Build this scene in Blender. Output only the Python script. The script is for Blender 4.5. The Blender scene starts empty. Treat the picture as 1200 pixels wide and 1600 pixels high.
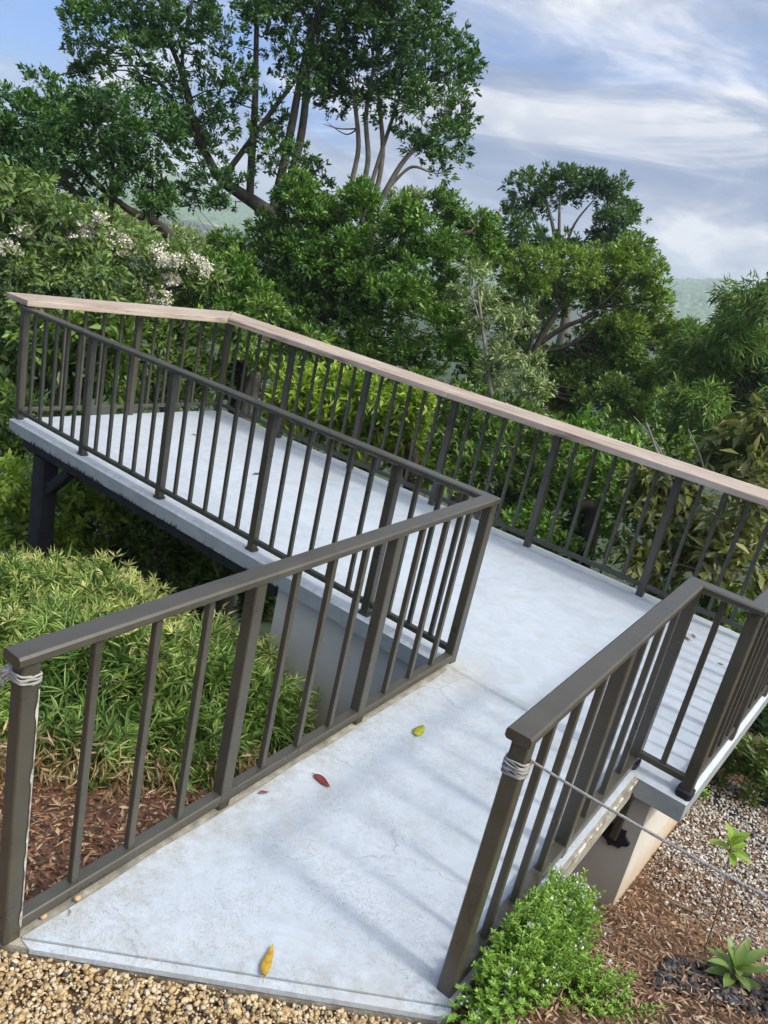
import bpy, math, random
import numpy as np
from mathutils import Vector, Matrix
random.seed(7)
RNG = np.random.default_rng(11)
PI = math.pi
S = bpy.context.scene
C = S.collection
# ------------------------------------------------------------------ camera
CAM = np.array([1.8475, -3.6149, 2.1229]); FPX = 1237.5
CR = np.array([0.76363755, 0.61233407, 0.20470634])
CU = np.array([-0.35303702, 0.13055103, 0.92645631])
CF = np.array([-0.54057614, 0.77974574, -0.31587026])
def ray(u, v): return CF + (u - 600) / FPX * CR - (v - 800) / FPX * CU
def at(u, v, D):
    d = ray(u, v); return CAM + d * (D / np.linalg.norm(d))
def on_z(u, v, z):
    d = ray(u, v); return CAM + d * ((z - CAM[2]) / d[2])
def on_y(u, v, y):
    d = ray(u, v); return CAM + d * ((y - CAM[1]) / d[1])
cd = bpy.data.cameras.new('camera'); cam = bpy.data.objects.new('camera', cd); C.objects.link(cam)
cam.matrix_world = Matrix([[CR[0], CU[0], -CF[0], CAM[0]], [CR[1], CU[1], -CF[1], CAM[1]], [CR[2], CU[2], -CF[2], CAM[2]], [0, 0, 0, 1]])
cd.sensor_width = 36; cd.lens = FPX / 1600 * 36; cd.clip_start = .05; cd.clip_end = 20000
S.camera = cam
# ------------------------------------------------------------------ materials
def nt(name):
    m = bpy.data.materials.new(name); m.use_nodes = True
    t = m.node_tree; b = t.nodes['Principled BSDF']
    return m, t, b
def N(t, typ, **kw):
    n = t.nodes.new(typ)
    for k, v in kw.items():
        if k.startswith('i_'): n.inputs[k[2:].replace('_', ' ')].default_value = v
        else: setattr(n, k, v)
    return n
def ramp(t, fac, stops):
    r = t.nodes.new('ShaderNodeValToRGB'); e = r.color_ramp.elements
    while len(e) < len(stops): e.new(.5)
    for q, (p, c) in zip(e, stops):
        q.position = p; q.color = (c[0], c[1], c[2], 1) if hasattr(c, '__len__') else (c, c, c, 1)
    t.links.new(fac, r.inputs[0]); return r
def noise(t, vec, scale, detail=4, rough=.55, dist=0):
    n = N(t, 'ShaderNodeTexNoise'); n.inputs['Scale'].default_value = scale; n.inputs['Detail'].default_value = detail
    n.inputs['Roughness'].default_value = rough; n.inputs['Distortion'].default_value = dist
    if vec is not None: t.links.new(vec, n.inputs['Vector'])
    return n
def mix(t, fac, a, b, mode='MIX'):
    m = N(t, 'ShaderNodeMix', data_type='RGBA', blend_type=mode)
    for s, v in ((0, fac), (6, a), (7, b)):
        if hasattr(v, 'is_linked') or hasattr(v, 'links'): t.links.new(v, m.inputs[s])
        else: m.inputs[s].default_value = v if s == 0 else (v[0], v[1], v[2], 1)
    return m.outputs[2]
def math_(t, op, a, b=None, clamp=False):
    m = N(t, 'ShaderNodeMath', operation=op, use_clamp=clamp)
    for i, v in enumerate((a, b)):
        if v is None: continue
        if hasattr(v, 'links'): t.links.new(v, m.inputs[i])
        else: m.inputs[i].default_value = v
    return m.outputs[0]
def objco(t): return N(t, 'ShaderNodeTexCoord').outputs['Object']
def geopos(t): return N(t, 'ShaderNodeNewGeometry').outputs['Position']
def bump(t, b, h, strength, dist=.01):
    n = N(t, 'ShaderNodeBump'); n.inputs['Strength'].default_value = strength; n.inputs['Distance'].default_value = dist
    t.links.new(h, n.inputs['Height']); t.links.new(n.outputs[0], b.inputs['Normal'])

def mat_paint():
    m, t, b = nt('blue_grey_floor_paint'); p = geopos(t); L = t.links
    big = noise(t, p, 1.6, 5, .6, .6); fine = noise(t, p, 60, 3, .6); mid = noise(t, p, 9, 6, .65, 1.2)
    c = ramp(t, big.outputs[0], [(.3, (.415, .468, .528)), (.55, (.458, .505, .56)), (.75, (.485, .525, .57))]).outputs[0]
    c2 = ramp(t, mid.outputs[0], [(.35, .86), (.6, 1.0)]).outputs[0]
    c = mix(t, .7, c, c2, 'MULTIPLY')
    # fine dark scratches of the trowelled surface, denser on the ramp
    mp = N(t, 'ShaderNodeMapping'); mp.inputs['Scale'].default_value = (1, 1, 1); L.new(p, mp.inputs[0])
    wob = noise(t, p, 14, 2, .5); add = N(t, 'ShaderNodeVectorMath', operation='MULTIPLY_ADD')
    L.new(wob.outputs['Color'], add.inputs[0]); add.inputs[1].default_value = (.09, .09, .09); L.new(p, add.inputs[2])
    scr = noise(t, add.outputs[0], 75, 2, .5, .8)
    line = math_(t, 'ABSOLUTE', math_(t, 'SUBTRACT', scr.outputs[0], .5))
    lmask = ramp(t, line, [(.0, 1), (.028, 0)]).outputs[0]
    patch = ramp(t, noise(t, p, 5, 4, .6).outputs[0], [(.34, 0), (.58, 1)]).outputs[0]
    sx = N(t, 'ShaderNodeSeparateXYZ'); L.new(p, sx.inputs[0])
    near = N(t, 'ShaderNodeMapRange'); L.new(sx.outputs[1], near.inputs[0]); near.inputs[1].default_value = .3; near.inputs[2].default_value = -.6
    near.inputs[3].default_value = .12; near.inputs[4].default_value = 1
    lm = math_(t, 'MULTIPLY', math_(t, 'MULTIPLY', lmask, patch), near.outputs[0])
    spk = ramp(t, noise(t, p, 170, 2, .6).outputs[0], [(.60, 0), (.70, 1)]).outputs[0]
    spm = math_(t, 'MULTIPLY', math_(t, 'MULTIPLY', spk, ramp(t, noise(t, p, 2.2, 4, .6).outputs[0], [(.45, 0), (.65, 1)]).outputs[0]), near.outputs[0])
    c = mix(t, math_(t, 'MULTIPLY', lm, .6), c, (.16, .17, .16))
    c = mix(t, math_(t, 'MULTIPLY', spm, .4), c, (.15, .155, .13))
    # brown grime where the ramp meets the platform by the corner post
    dv = N(t, 'ShaderNodeVectorMath', operation='DISTANCE'); L.new(p, dv.inputs[0]); dv.inputs[1].default_value = (.12, -.06, 0)
    st = math_(t, 'MULTIPLY', ramp(t, dv.outputs['Value'], [(.02, 1), (.30, 0)]).outputs[0], ramp(t, noise(t, p, 16, 5, .7).outputs[0], [(.42, 0), (.6, 1)]).outputs[0])
    c = mix(t, math_(t, 'MULTIPLY', st, .6), c, (.42, .34, .2))
    # faint seam line between ramp and platform
    seam = math_(t, 'ABSOLUTE', math_(t, 'ADD', sx.outputs[1], math_(t, 'MULTIPLY', math_(t, 'SUBTRACT', noise(t, p, 6, 3).outputs[0], .5), .10)))
    sm = math_(t, 'MULTIPLY', ramp(t, seam, [(.0, 1), (.012, 0)]).outputs[0], .18)
    c = mix(t, sm, c, (.36, .34, .28))
    dirt = ramp(t, noise(t, p, 3.3, 6, .7, .5).outputs[0], [(.52, 0), (.75, 1)]).outputs[0]
    c = mix(t, math_(t, 'MULTIPLY', dirt, .4), c, (.34, .33, .27))
    # grime gathered beside the left rail and along the front lip, water stains, hairline cracks
    dl = math_(t, 'SUBTRACT', sx.outputs[0], math_(t, 'MULTIPLY', math_(t, 'MINIMUM', sx.outputs[1], 0), -.044))
    el = math_(t, 'MULTIPLY', ramp(t, dl, [(.05, 1), (.22, 0)]).outputs[0], math_(t, 'LESS_THAN', sx.outputs[1], -.03))
    df = N(t, 'ShaderNodeVectorMath', operation='DOT_PRODUCT'); L.new(p, df.inputs[0]); df.inputs[1].default_value = (.622, -.783, 0)
    ef = ramp(t, math_(t, 'SUBTRACT', df.outputs['Value'], 1.93), [(.0, 0), (.18, 1)]).outputs[0]
    gr = math_(t, 'MULTIPLY', math_(t, 'MAXIMUM', math_(t, 'MULTIPLY', el, .9), math_(t, 'MULTIPLY', ef, .6)), ramp(t, noise(t, p, 20, 6, .7).outputs[0], [(.40, 0), (.62, 1)]).outputs[0])
    c = mix(t, math_(t, 'MULTIPLY', gr, .55), c, (.27, .25, .19))
    sw = math_(t, 'ABSOLUTE', math_(t, 'SUBTRACT', noise(t, p, 1.3, 4, .55, 1.5).outputs[0], .52))
    c = mix(t, math_(t, 'MULTIPLY', ramp(t, sw, [(.0, 1), (.035, 0)]).outputs[0], .16), c, (.30, .31, .30))
    vo = N(t, 'ShaderNodeTexVoronoi', feature='DISTANCE_TO_EDGE'); vo.inputs['Scale'].default_value = 1.15; L.new(add.outputs[0], vo.inputs['Vector'])
    ck = math_(t, 'MULTIPLY', ramp(t, vo.outputs['Distance'], [(.0, 1), (.006, 0)]).outputs[0], ramp(t, noise(t, p, 1.9, 3, .6).outputs[0], [(.50, 0), (.60, 1)]).outputs[0])
    c = mix(t, math_(t, 'MULTIPLY', ck, .45), c, (.2, .2, .19))
    L.new(c, b.inputs['Base Color']); b.inputs['Roughness'].default_value = .55; b.inputs['Specular IOR Level'].default_value = .4
    h = math_(t, 'ADD', math_(t, 'MULTIPLY', mid.outputs[0], .8), math_(t, 'ADD', math_(t, 'MULTIPLY', fine.outputs[0], .5), math_(t, 'MULTIPLY', lm, -.4)))
    bump(t, b, h, .45, .006)
    return m
def mat_edge():
    m, t, b = nt('grey_painted_slab_edge'); p = geopos(t); L = t.links
    c = ramp(t, noise(t, p, 5, 6, .65).outputs[0], [(.3, (.235, .265, .27)), (.7, (.32, .35, .36))]).outputs[0]
    sx = N(t, 'ShaderNodeSeparateXYZ'); L.new(p, sx.inputs[0])
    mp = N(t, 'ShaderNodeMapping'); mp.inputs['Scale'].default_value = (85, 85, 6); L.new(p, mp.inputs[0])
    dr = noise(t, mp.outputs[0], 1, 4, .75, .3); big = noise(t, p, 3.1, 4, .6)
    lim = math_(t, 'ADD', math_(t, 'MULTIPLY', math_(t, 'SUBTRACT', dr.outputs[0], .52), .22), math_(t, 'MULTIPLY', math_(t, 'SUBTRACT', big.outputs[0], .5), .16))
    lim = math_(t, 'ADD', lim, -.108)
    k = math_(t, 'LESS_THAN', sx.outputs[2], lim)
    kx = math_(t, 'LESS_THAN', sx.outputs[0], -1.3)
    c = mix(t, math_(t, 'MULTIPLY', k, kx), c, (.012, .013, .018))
    L.new(c, b.inputs['Base Color']); b.inputs['Roughness'].default_value = .6
    bump(t, b, noise(t, p, 30, 5, .6).outputs[0], .5, .008)
    return m
def mat_steel(name, base, rough=.38):
    m, t, b = nt(name); p = geopos(t); L = t.links
    n1 = noise(t, p, 7, 5, .6); n2 = noise(t, p, 140, 3, .7)
    c = ramp(t, n1.outputs[0], [(.3, [x * .82 for x in base]), (.7, [x * 1.15 for x in base])]).outputs[0]
    sp = ramp(t, n2.outputs[0], [(.70, 0), (.76, 1)]).outputs[0]
    c = mix(t, math_(t, 'MULTIPLY', sp, .35), c, [min(1, x * 3.5) for x in base])
    L.new(c, b.inputs['Base Color'])
    ch = math_(t, 'MULTIPLY', ramp(t, noise(t, p, 55, 4, .7).outputs[0], [(.685, 0), (.70, 1)]).outputs[0], ramp(t, noise(t, p, 5, 2).outputs[0], [(.5, 0), (.6, 1)]).outputs[0])
    c = mix(t, math_(t, 'MULTIPLY', ch, .6), c, (.30, .28, .24)); L.new(c, b.inputs['Base Color'])
    r = ramp(t, n1.outputs[0], [(.3, rough - .06), (.7, rough + .12)]).outputs[0]; L.new(r, b.inputs['Roughness'])
    b.inputs['Specular IOR Level'].default_value = .65
    bump(t, b, noise(t, p, 90, 3, .6).outputs[0], .12, .004)
    return m
def mat_wood():
    m, t, b = nt('weathered_plank_wood'); p = objco(t); L = t.links
    mp = N(t, 'ShaderNodeMapping'); mp.inputs['Scale'].default_value = (1.2, 26, 26); L.new(p, mp.inputs[0])
    g = noise(t, mp.outputs[0], 1.6, 6, .65, .6); big = noise(t, p, 2.2, 4, .6)
    c = ramp(t, g.outputs[0], [(.28, (.15, .10, .072)), (.5, (.35, .27, .205)), (.72, (.49, .41, .335))]).outputs[0]
    c = mix(t, math_(t, 'MULTIPLY', ramp(t, big.outputs[0], [(.35, 0), (.7, 1)]).outputs[0], .6), c, (.50, .43, .37))
    cr = ramp(t, g.outputs[0], [(.36, 1), (.40, 0)]).outputs[0]
    c = mix(t, math_(t, 'MULTIPLY', cr, .5), c, (.07, .045, .035))
    L.new(c, b.inputs['Base Color']); b.inputs['Roughness'].default_value = .62
    bump(t, b, g.outputs[0], .5, .006)
    return m
def mat_wall():
    m, t, b = nt('grey_rendered_wall'); p = geopos(t); L = t.links
    c = ramp(t, noise(t, p, 3, 6, .6).outputs[0], [(.3, (.44, .42, .375)), (.7, (.53, .51, .455))]).outputs[0]
    sx = N(t, 'ShaderNodeSeparateXYZ'); L.new(p, sx.inputs[0]); sn = N(t, 'ShaderNodeSeparateXYZ'); L.new(N(t, 'ShaderNodeNewGeometry').outputs['Normal'], sn.inputs[0])
    end = math_(t, 'GREATER_THAN', sn.outputs[0], .6)
    c = mix(t, end, c, (.66, .62, .55))      # sunlit end face coloured cream, shaded long face grey: light put into the colour
    mr = N(t, 'ShaderNodeMapRange'); L.new(math_(t, 'ADD', sx.outputs[2], math_(t, 'MULTIPLY', noise(t, p, 7, 5, .7).outputs[0], .35)), mr.inputs[0])
    mr.inputs[1].default_value = -.38; mr.inputs[2].default_value = -.80; mr.inputs[3].default_value = 0; mr.inputs[4].default_value = .75
    c = mix(t, math_(t, 'MULTIPLY', mr.outputs[0], math_(t, 'MULTIPLY_ADD', end, .8)), c, (.44, .27, .11))
    L.new(c, b.inputs['Base Color']); b.inputs['Roughness'].default_value = .75
    bump(t, b, noise(t, p, 45, 4, .6).outputs[0], .25, .005)
    return m
def mat_plain(name, stops, scale=6, rough=.7, bs=.3, island=False, spec=.4):
    m, t, b = nt(name); p = geopos(t)
    f = N(t, 'ShaderNodeNewGeometry').outputs['Random Per Island'] if island else noise(t, p, scale, 5, .62).outputs[0]
    c = ramp(t, f, stops).outputs[0]
    if island: c = mix(t, .6, c, ramp(t, noise(t, p, scale, 4, .6).outputs[0], [(.3, .62), (.7, 1.15)]).outputs[0], 'MULTIPLY')
    t.links.new(c, b.inputs['Base Color']); b.inputs['Roughness'].default_value = rough; b.inputs['Specular IOR Level'].default_value = spec
    if bs: bump(t, b, noise(t, p, scale * 6, 4, .6).outputs[0], bs, .01)
    return m
def mat_leaf(name, stops, patch=.5, rough=.42, trans=.3, scale=1.2, spec=.45):
    m, t, b = nt(name); L = t.links; p = geopos(t)
    ri = N(t, 'ShaderNodeNewGeometry').outputs['Random Per Island']
    n = noise(t, p, scale, 3, .6)
    f = math_(t, 'ADD', math_(t, 'MULTIPLY', ri, 1 - patch), math_(t, 'MULTIPLY', ramp(t, n.outputs[0], [(.3, 0), (.7, 1)]).outputs[0], patch))
    c = ramp(t, f, stops).outputs[0]
    L.new(c, b.inputs['Base Color']); b.inputs['Roughness'].default_value = rough; b.inputs['Specular IOR Level'].default_value = spec
    tr = N(t, 'ShaderNodeBsdfTranslucent'); L.new(mix(t, 1, c, (1.15, 1.25, .55), 'MULTIPLY'), tr.inputs[0])
    ms = N(t, 'ShaderNodeMixShader'); ms.inputs[0].default_value = trans
    L.new(b.outputs[0], ms.inputs[1]); L.new(tr.outputs[0], ms.inputs[2])
    L.new(ms.outputs[0], t.nodes['Material Output'].inputs['Surface'])
    return m
# ------------------------------------------------------------------ object helpers
def tag(o, label=None, cat=None, group=None, kind=None):
    if label: o['label'] = label
    if cat: o['category'] = cat
    if group: o['group'] = group
    if kind: o['kind'] = kind
    return o
def empty(name, loc, label=None, cat=None, group=None):
    o = bpy.data.objects.new(name, None); C.objects.link(o); o.location = [float(q) for q in loc]; o.empty_display_size = .1
    return tag(o, label, cat, group)
def link(name, me, mat, parent=None):
    o = bpy.data.objects.new(name, me); C.objects.link(o)
    if mat is not None and not me.materials: me.materials.append(mat)
    if parent is not None:
        o.parent = parent; o.matrix_parent_inverse = Matrix.Translation(-Vector(parent.location))
    return o
def np_mesh(name, V, F, smooth=False):
    V = np.asarray(V, np.float32); F = np.asarray(F, np.int32); k = F.shape[1]
    me = bpy.data.meshes.new(name); me.vertices.add(len(V)); me.vertices.foreach_set('co', V.ravel())
    me.loops.add(F.size); me.loops.foreach_set('vertex_index', F.ravel()); me.polygons.add(len(F))
    me.polygons.foreach_set('loop_start', np.arange(0, F.size, k, dtype=np.int32))
    if smooth: me.polygons.foreach_set('use_smooth', np.ones(len(F), bool))
    me.update(calc_edges=True); return me
class MB:
    def __init__(s): s.v = []; s.f = []
    def add(s, v, f):
        o = len(s.v); s.v += [tuple(float(x) for x in q) for q in v]; s.f += [[i + o for i in q] for q in f]
    def prism(s, a, b, prof, side):   # profile (list of 2d) swept from a to b
        a, b, side = Vector(a), Vector(b), Vector(side); d = (b - a).normalized(); side = (side - d * side.dot(d)).normalized(); up = side.cross(d) * -1
        n = len(prof); s.add([p + side * x + up * y for p in (a, b) for x, y in prof],
            [[i, (i + 1) % n, n + (i + 1) % n, n + i] for i in range(n)] + [list(range(n))[::-1], list(range(n, 2 * n))])
    def sweep(s, pts, prof, closed_ends=True):   # mitred sweep of a level profile along a polyline; profile = (side, up)
        n = len(prof); pts = [Vector(p) for p in pts]; rings = []
        for i, p in enumerate(pts):
            d0 = (pts[i] - pts[i - 1]) if i else (pts[1] - pts[0]); d1 = (pts[i + 1] - pts[i]) if i < len(pts) - 1 else d0
            h0, h1 = [Vector((d.x, d.y, 0)).normalized() for d in (d0, d1)]
            n0, n1 = [Vector((h.y, -h.x, 0)) for h in (h0, h1)]; mm = (n0 + n1).normalized(); k = 1 / max(.3, mm.dot(n0))
            rings.append([p + mm * (x * k) + Vector((0, 0, y)) for x, y in prof])
        v = [q for r in rings for q in r]; f = []
        for i in range(len(pts) - 1):
            for j in range(n): f.append([i * n + j, (i + 1) * n + j, (i + 1) * n + (j + 1) % n, i * n + (j + 1) % n])
        if closed_ends: f += [list(range(n)), list(range((len(pts) - 1) * n, len(pts) * n))[::-1]]
        s.add(v, f)
    def tube(s, pts, rad, k=8, cap=True):
        pts = [Vector([float(x) for x in p]) for p in pts]; n = len(pts); rad = [rad] * n if not hasattr(rad, '__len__') else rad; ref = None; v = []
        for i, p in enumerate(pts):
            d = (pts[min(i + 1, n - 1)] - pts[max(i - 1, 0)]).normalized()
            if ref is None: ref = d.orthogonal().normalized()
            ref = (ref - d * ref.dot(d)).normalized(); e = d.cross(ref)
            v += [p + (ref * math.cos(2 * PI * j / k) + e * math.sin(2 * PI * j / k)) * rad[i] for j in range(k)]
        f = [[i * k + j, i * k + (j + 1) % k, (i + 1) * k + (j + 1) % k, (i + 1) * k + j] for i in range(n - 1) for j in range(k)]
        if cap: f += [list(range(k))[::-1], list(range((n - 1) * k, n * k))]
        s.add(v, f)
    def mesh(s, name, smooth=False):
        me = bpy.data.meshes.new(name); me.from_pydata(s.v, [], s.f); me.update()
        import bmesh
        bm = bmesh.new(); bm.from_mesh(me); bmesh.ops.recalc_face_normals(bm, faces=bm.faces[:]); bm.to_mesh(me); bm.free()
        if smooth: me.polygons.foreach_set('use_smooth', [True] * len(me.polygons))
        return me
    def build(s, name, mat, parent=None, smooth=False): return link(name, s.mesh(name, smooth), mat, parent)
def sqprof(w, h=None, c=.004):
    h = h or w; a, b = w / 2, h / 2
    return [(-a + c, -b), (a - c, -b), (a, -b + c), (a, b - c), (a - c, b), (-a + c, b), (-a, b - c), (-a, -b + c)]
def smooth_path(pts, rads=None, k=6):
    P = [np.array(p, float) for p in pts]; out = []; R = []
    for i in range(len(P) - 1):
        p0 = P[max(i - 1, 0)]; p1 = P[i]; p2 = P[i + 1]; p3 = P[min(i + 2, len(P) - 1)]
        for j in range(k):
            t = j / k; out.append(.5 * ((2 * p1) + (p2 - p0) * t + (2 * p0 - 5 * p1 + 4 * p2 - p3) * t * t + (3 * p1 - p0 - 3 * p2 + p3) * t ** 3))
            if rads is not None: R.append(rads[i] * (1 - t) + rads[i + 1] * t)
    out.append(P[-1])
    if rads is not None: R.append(rads[-1]); return out, R
    return out
# ------------------------------------------------------------------ leaves
def unit(a): return a / np.maximum(np.linalg.norm(a, axis=1, keepdims=True), 1e-9)
def leaf_geo(P, A, Nn, Ln, W, fold=.18, bend=.15):
    """pointed leaves: base P, axis A, normal Nn, lengths, widths -> tris (two halves folded on the midrib, tip drooping)"""
    A = unit(A); Sd = unit(np.cross(A, Nn)); Nn = np.cross(Sd, A); Ln = Ln[:, None]; W = W[:, None]
    b = P; l = P + A * Ln * .48 - Sd * W / 2 + Nn * W * fold; r = P + A * Ln * .48 + Sd * W / 2 + Nn * W * fold
    tp = P + A * Ln - Nn * Ln * bend
    n = len(P); V = np.stack([b, r, tp, l], 1).reshape(-1, 3); i = np.arange(n)[:, None] * 4
    F = np.concatenate([i + np.array([[0, 1, 2]]), i + np.array([[0, 2, 3]])], 0)
    return V, F
def tufts(c, r, count, per, L, W, rng, up=.35, spread=.9, shell=(.55, 1.05), bottom=-.5, droop=0., flat=None):
    """leaf rosettes spread through an ellipsoid lobe"""
    c = np.array(c); r = np.array(r) if hasattr(r, '__len__') else np.array([r, r, r * .85])
    d = unit(rng.normal(size=(count * 3, 3))); d = d[(d[:, 2] > bottom) | (rng.random(len(d)) < .25)][:count]; n = len(d)
    rr = shell[0] + (shell[1] - shell[0]) * rng.random(n) ** .6
    wob = 1 + .22 * np.sin(d[:, 0] * 5 + c[0] * 3) * np.cos(d[:, 1] * 6 + c[2] * 5) + .16 * np.sin(d[:, 2] * 9 + c[1])
    T = c + d * (rr * wob)[:, None] * r
    ax = unit(d + np.array([0, 0, up])); T = np.repeat(T, per, 0); ax = np.repeat(ax, per, 0); m = len(T)
    A = unit(ax + spread * unit(rng.normal(size=(m, 3))) * rng.random((m, 1)) ** .4 - np.array([0, 0, droop]))
    Nn = unit(ax + .5 * rng.normal(size=(m, 3)) + np.array([0, 0, .6]))
    P = T + rng.normal(size=(m, 3)) * L * .35
    ts = np.repeat(.6 + .75 * rng.random(n), per); return leaf_geo(P, A, Nn, L * ts * (.7 + .6 * rng.random(m)), W * ts * (.75 + .5 * rng.random(m)))
def merge(parts):
    Vs, Fs, o = [], [], 0
    for V, F in parts: Vs.append(V); Fs.append(F + o); o += len(V)
    return np.concatenate(Vs), np.concatenate(Fs)
# ------------------------------------------------------------------ terrain
def hash2(i, j): 
    h = np.sin(i * 127.1 + j * 311.7) * 43758.5453; return h - np.floor(h)
def vnoise(x, y):
    i, j = np.floor(x), np.floor(y); fx, fy = x - i, y - j; fx = fx * fx * (3 - 2 * fx); fy = fy * fy * (3 - 2 * fy)
    return (hash2(i, j) * (1 - fx) + hash2(i + 1, j) * fx) * (1 - fy) + (hash2(i, j + 1) * (1 - fx) + hash2(i + 1, j + 1) * fx) * fy
def fbm(x, y, o=4):
    return sum(vnoise(x * 2 ** k + k * 17.3, y * 2 ** k + k * 9.1) * .5 ** k for k in range(o)) / (2 - .5 ** (o - 1))
def sst(a, b, x): t = np.clip((x - a) / (b - a), 0, 1); return t * t * (3 - 2 * t)
def ground_z(x, y):
    x = np.asarray(x, float); y = np.asarray(y, float)
    t = -((x - .66) * .622 + (y + 2.14) * -.783) - .03          # metres past the front edge of the ramp
    right = sst(.2, 1.3, x)
    tl = np.clip(t, 0, None)
    zl = -.42 * np.minimum(tl, 14) - .14 * np.clip(tl - 14, 0, 60) * 1.6
    zr = -.54 * np.minimum(tl, 1.32) - .03 * np.clip(tl - 1.32, 0, 2.6) - .42 * np.clip(tl - 3.9, 0, 12) - .22 * np.clip(tl - 16, 0, 60)
    z = -.118 + zl * (1 - right) + zr * right
    z = np.maximum(z, -34 + 2 * fbm(x * .02, y * .02))
    return z + .03 * (fbm(x * 2.2, y * 2.2) - .5) * sst(.1, .8, tl) 
na, nr = 420, 190
rr_ = np.concatenate([[0.0], .08 * (6000 / .08) ** (np.arange(nr) / (nr - 1))])
th = np.arange(na) / na * 2 * PI
GX = .9 + rr_[1:, None] * np.cos(th); GY = -1. + rr_[1:, None] * np.sin(th)
V = np.concatenate([[[.9, -1., float(ground_z(.9, -1.))]], np.stack([GX, GY, ground_z(GX, GY)], -1).reshape(-1, 3)])
i, j = np.meshgrid(np.arange(nr - 1), np.arange(na), indexing='ij'); j2 = (j + 1) % na
F = np.stack([1 + i * na + j, 1 + (i + 1) * na + j, 1 + (i + 1) * na + j2, 1 + i * na + j2], -1).reshape(-1, 4)
F = np.concatenate([F, np.stack([np.zeros(na, int), 1 + np.arange(na), 1 + (np.arange(na) + 1) % na, np.zeros(na, int)], -1)[:0]])
m, t, b = nt('soil'); p = geopos(t)
c = ramp(t, noise(t, p, 9, 7, .7).outputs[0], [(.3, (.05, .028, .017)), (.5, (.13, .072, .04)), (.62, (.2, .115, .065)), (.75, (.26, .18, .12))]).outputs[0]
dist = N(t, 'ShaderNodeVectorMath', operation='LENGTH'); t.links.new(p, dist.inputs[0])
fr = ramp(t, math_(t, 'DIVIDE', dist.outputs['Value'], 40), [(.12, 0), (.2, 1)]).outputs[0]
c = mix(t, fr, c, ramp(t, noise(t, p, .8, 8, .7).outputs[0], [(.3, (.012, .022, .008)), (.7, (.045, .075, .022))]).outputs[0])
t.links.new(c, b.inputs['Base Color']); b.inputs['Roughness'].default_value = .95
bump(t, b, noise(t, p, 40, 6, .7).outputs[0], .9, .02)
SOIL = m
g = link('ground', np_mesh('ground', V, F, True), SOIL); tag(g, 'brown soil slope falling away under the platform', 'ground', kind='structure')
# far forested hills across the valley
az = np.radians(np.linspace(-8, 80, 1300)); R_ = np.concatenate([np.linspace(420, 900, 60), np.linspace(905, 2300, 330)])
A2, R2 = np.meshgrid(az, R_, indexing='xy')
HX, HY = -np.sin(A2) * R2 + CAM[0], np.cos(A2) * R2 + CAM[1]
deg = np.degrees(A2)
ridge = (8 + 42 * sst(30, 15, deg) * (.75 + .25 * np.sin(deg * .9)) + 16 * sst(44, 58, deg) + 10 * np.sin(deg * .35 + 1.) + 16 * (fbm(deg * .22, R2 * 0 + 3) - .5)) + 12
prof = sst(450, 1600, R2) ** 1.15
Z = -42 + prof * (ridge + 42) - sst(1650, 2300, R2) * 90
Z += (fbm(HX * .006, HY * .006, 3) - .5) * 26 * sst(450, 900, R2) * sst(1700, 1450, R2)
can = fbm(HX * .085, HY * .085, 3); Z += np.abs(can - .5) * -16 + 6 * vnoise(HX * .16, HY * .16)
V = np.stack([HX, HY, Z], -1).reshape(-1, 3); nh = len(az)
i, j = np.meshgrid(np.arange(len(R_) - 1), np.arange(nh - 1), indexing='ij')
F = np.stack([i * nh + j, i * nh + j + 1, (i + 1) * nh + j + 1, (i + 1) * nh + j], -1).reshape(-1, 4)
m, t, b = nt('far_forest'); p = geopos(t)
c = ramp(t, noise(t, p, .11, 6, .7).outputs[0], [(.3, (.03, .07, .025)), (.5, (.08, .15, .045)), (.72, (.19, .27, .09))]).outputs[0]
c = mix(t, ramp(t, noise(t, p, .006, 3, .6).outputs[0], [(.60, 0), (.66, 1)]).outputs[0], c, (.36, .32, .13))
t.links.new(c, b.inputs['Base Color']); b.inputs['Roughness'].default_value = .9
tag(link('hills', np_mesh('hills', V, F, True), m), 'hazy forested hills across the valley', 'hills', kind='structure')
# ------------------------------------------------------------------ platform, ramp, wall
PAINT, EDGE, WOOD, WALL = mat_paint(), mat_edge(), mat_wood(), mat_wall()
STEEL = mat_steel('taupe_steel_paint', (.060, .055, .040), .30); STEELD = mat_steel('dark_steel_paint', (.042, .041, .032), .30)
BLACK = mat_plain('tarred_timber', [(.3, (.006, .007, .012)), (.7, (.02, .021, .03))], 9, .6)
CONC = mat_plain('raw_concrete', [(.3, (.20, .185, .15)), (.55, (.34, .315, .26)), (.75, (.5, .48, .42))], 14, .85, .6)
X0, X1, Y0, Y1, TH = -4.78, 1.412, -.065, 2.40, .115
vp = empty('viewing_platform', (-1.7, 1.15, 0), 'long raised viewing platform with pale blue grey painted floor', 'platform')
mb = MB(); cz = .022
mb.add([(X0, Y0, -.016), (X1, Y0, -.016), (X1, Y1, -.016), (X0, Y1, -.016), (X0, Y0, -TH), (X1, Y0, -TH), (X1, Y1, -TH), (X0, Y1, -TH)],
       [[0, 1, 5, 4], [1, 2, 6, 5], [2, 3, 7, 6], [3, 0, 4, 7], [4, 5, 6, 7]])
mb.build('slab_edge', EDGE, vp)
mb = MB()
mb.add([(X0 + cz, Y0 + cz, 0), (X1 - cz, Y0 + cz, 0), (X1 - cz, Y1 - cz, 0), (X0 + cz, Y1 - cz, 0), (X0, Y0, -.016), (X1, Y0, -.016), (X1, Y1, -.016), (X0, Y1, -.016)],
       [[0, 1, 2, 3], [4, 5, 1, 0], [5, 6, 2, 1], [6, 7, 3, 2], [7, 4, 0, 3]])
mb.build('floor', PAINT, vp)
SL = .0268
def rz(y): return SL * min(y, 0)
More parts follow.
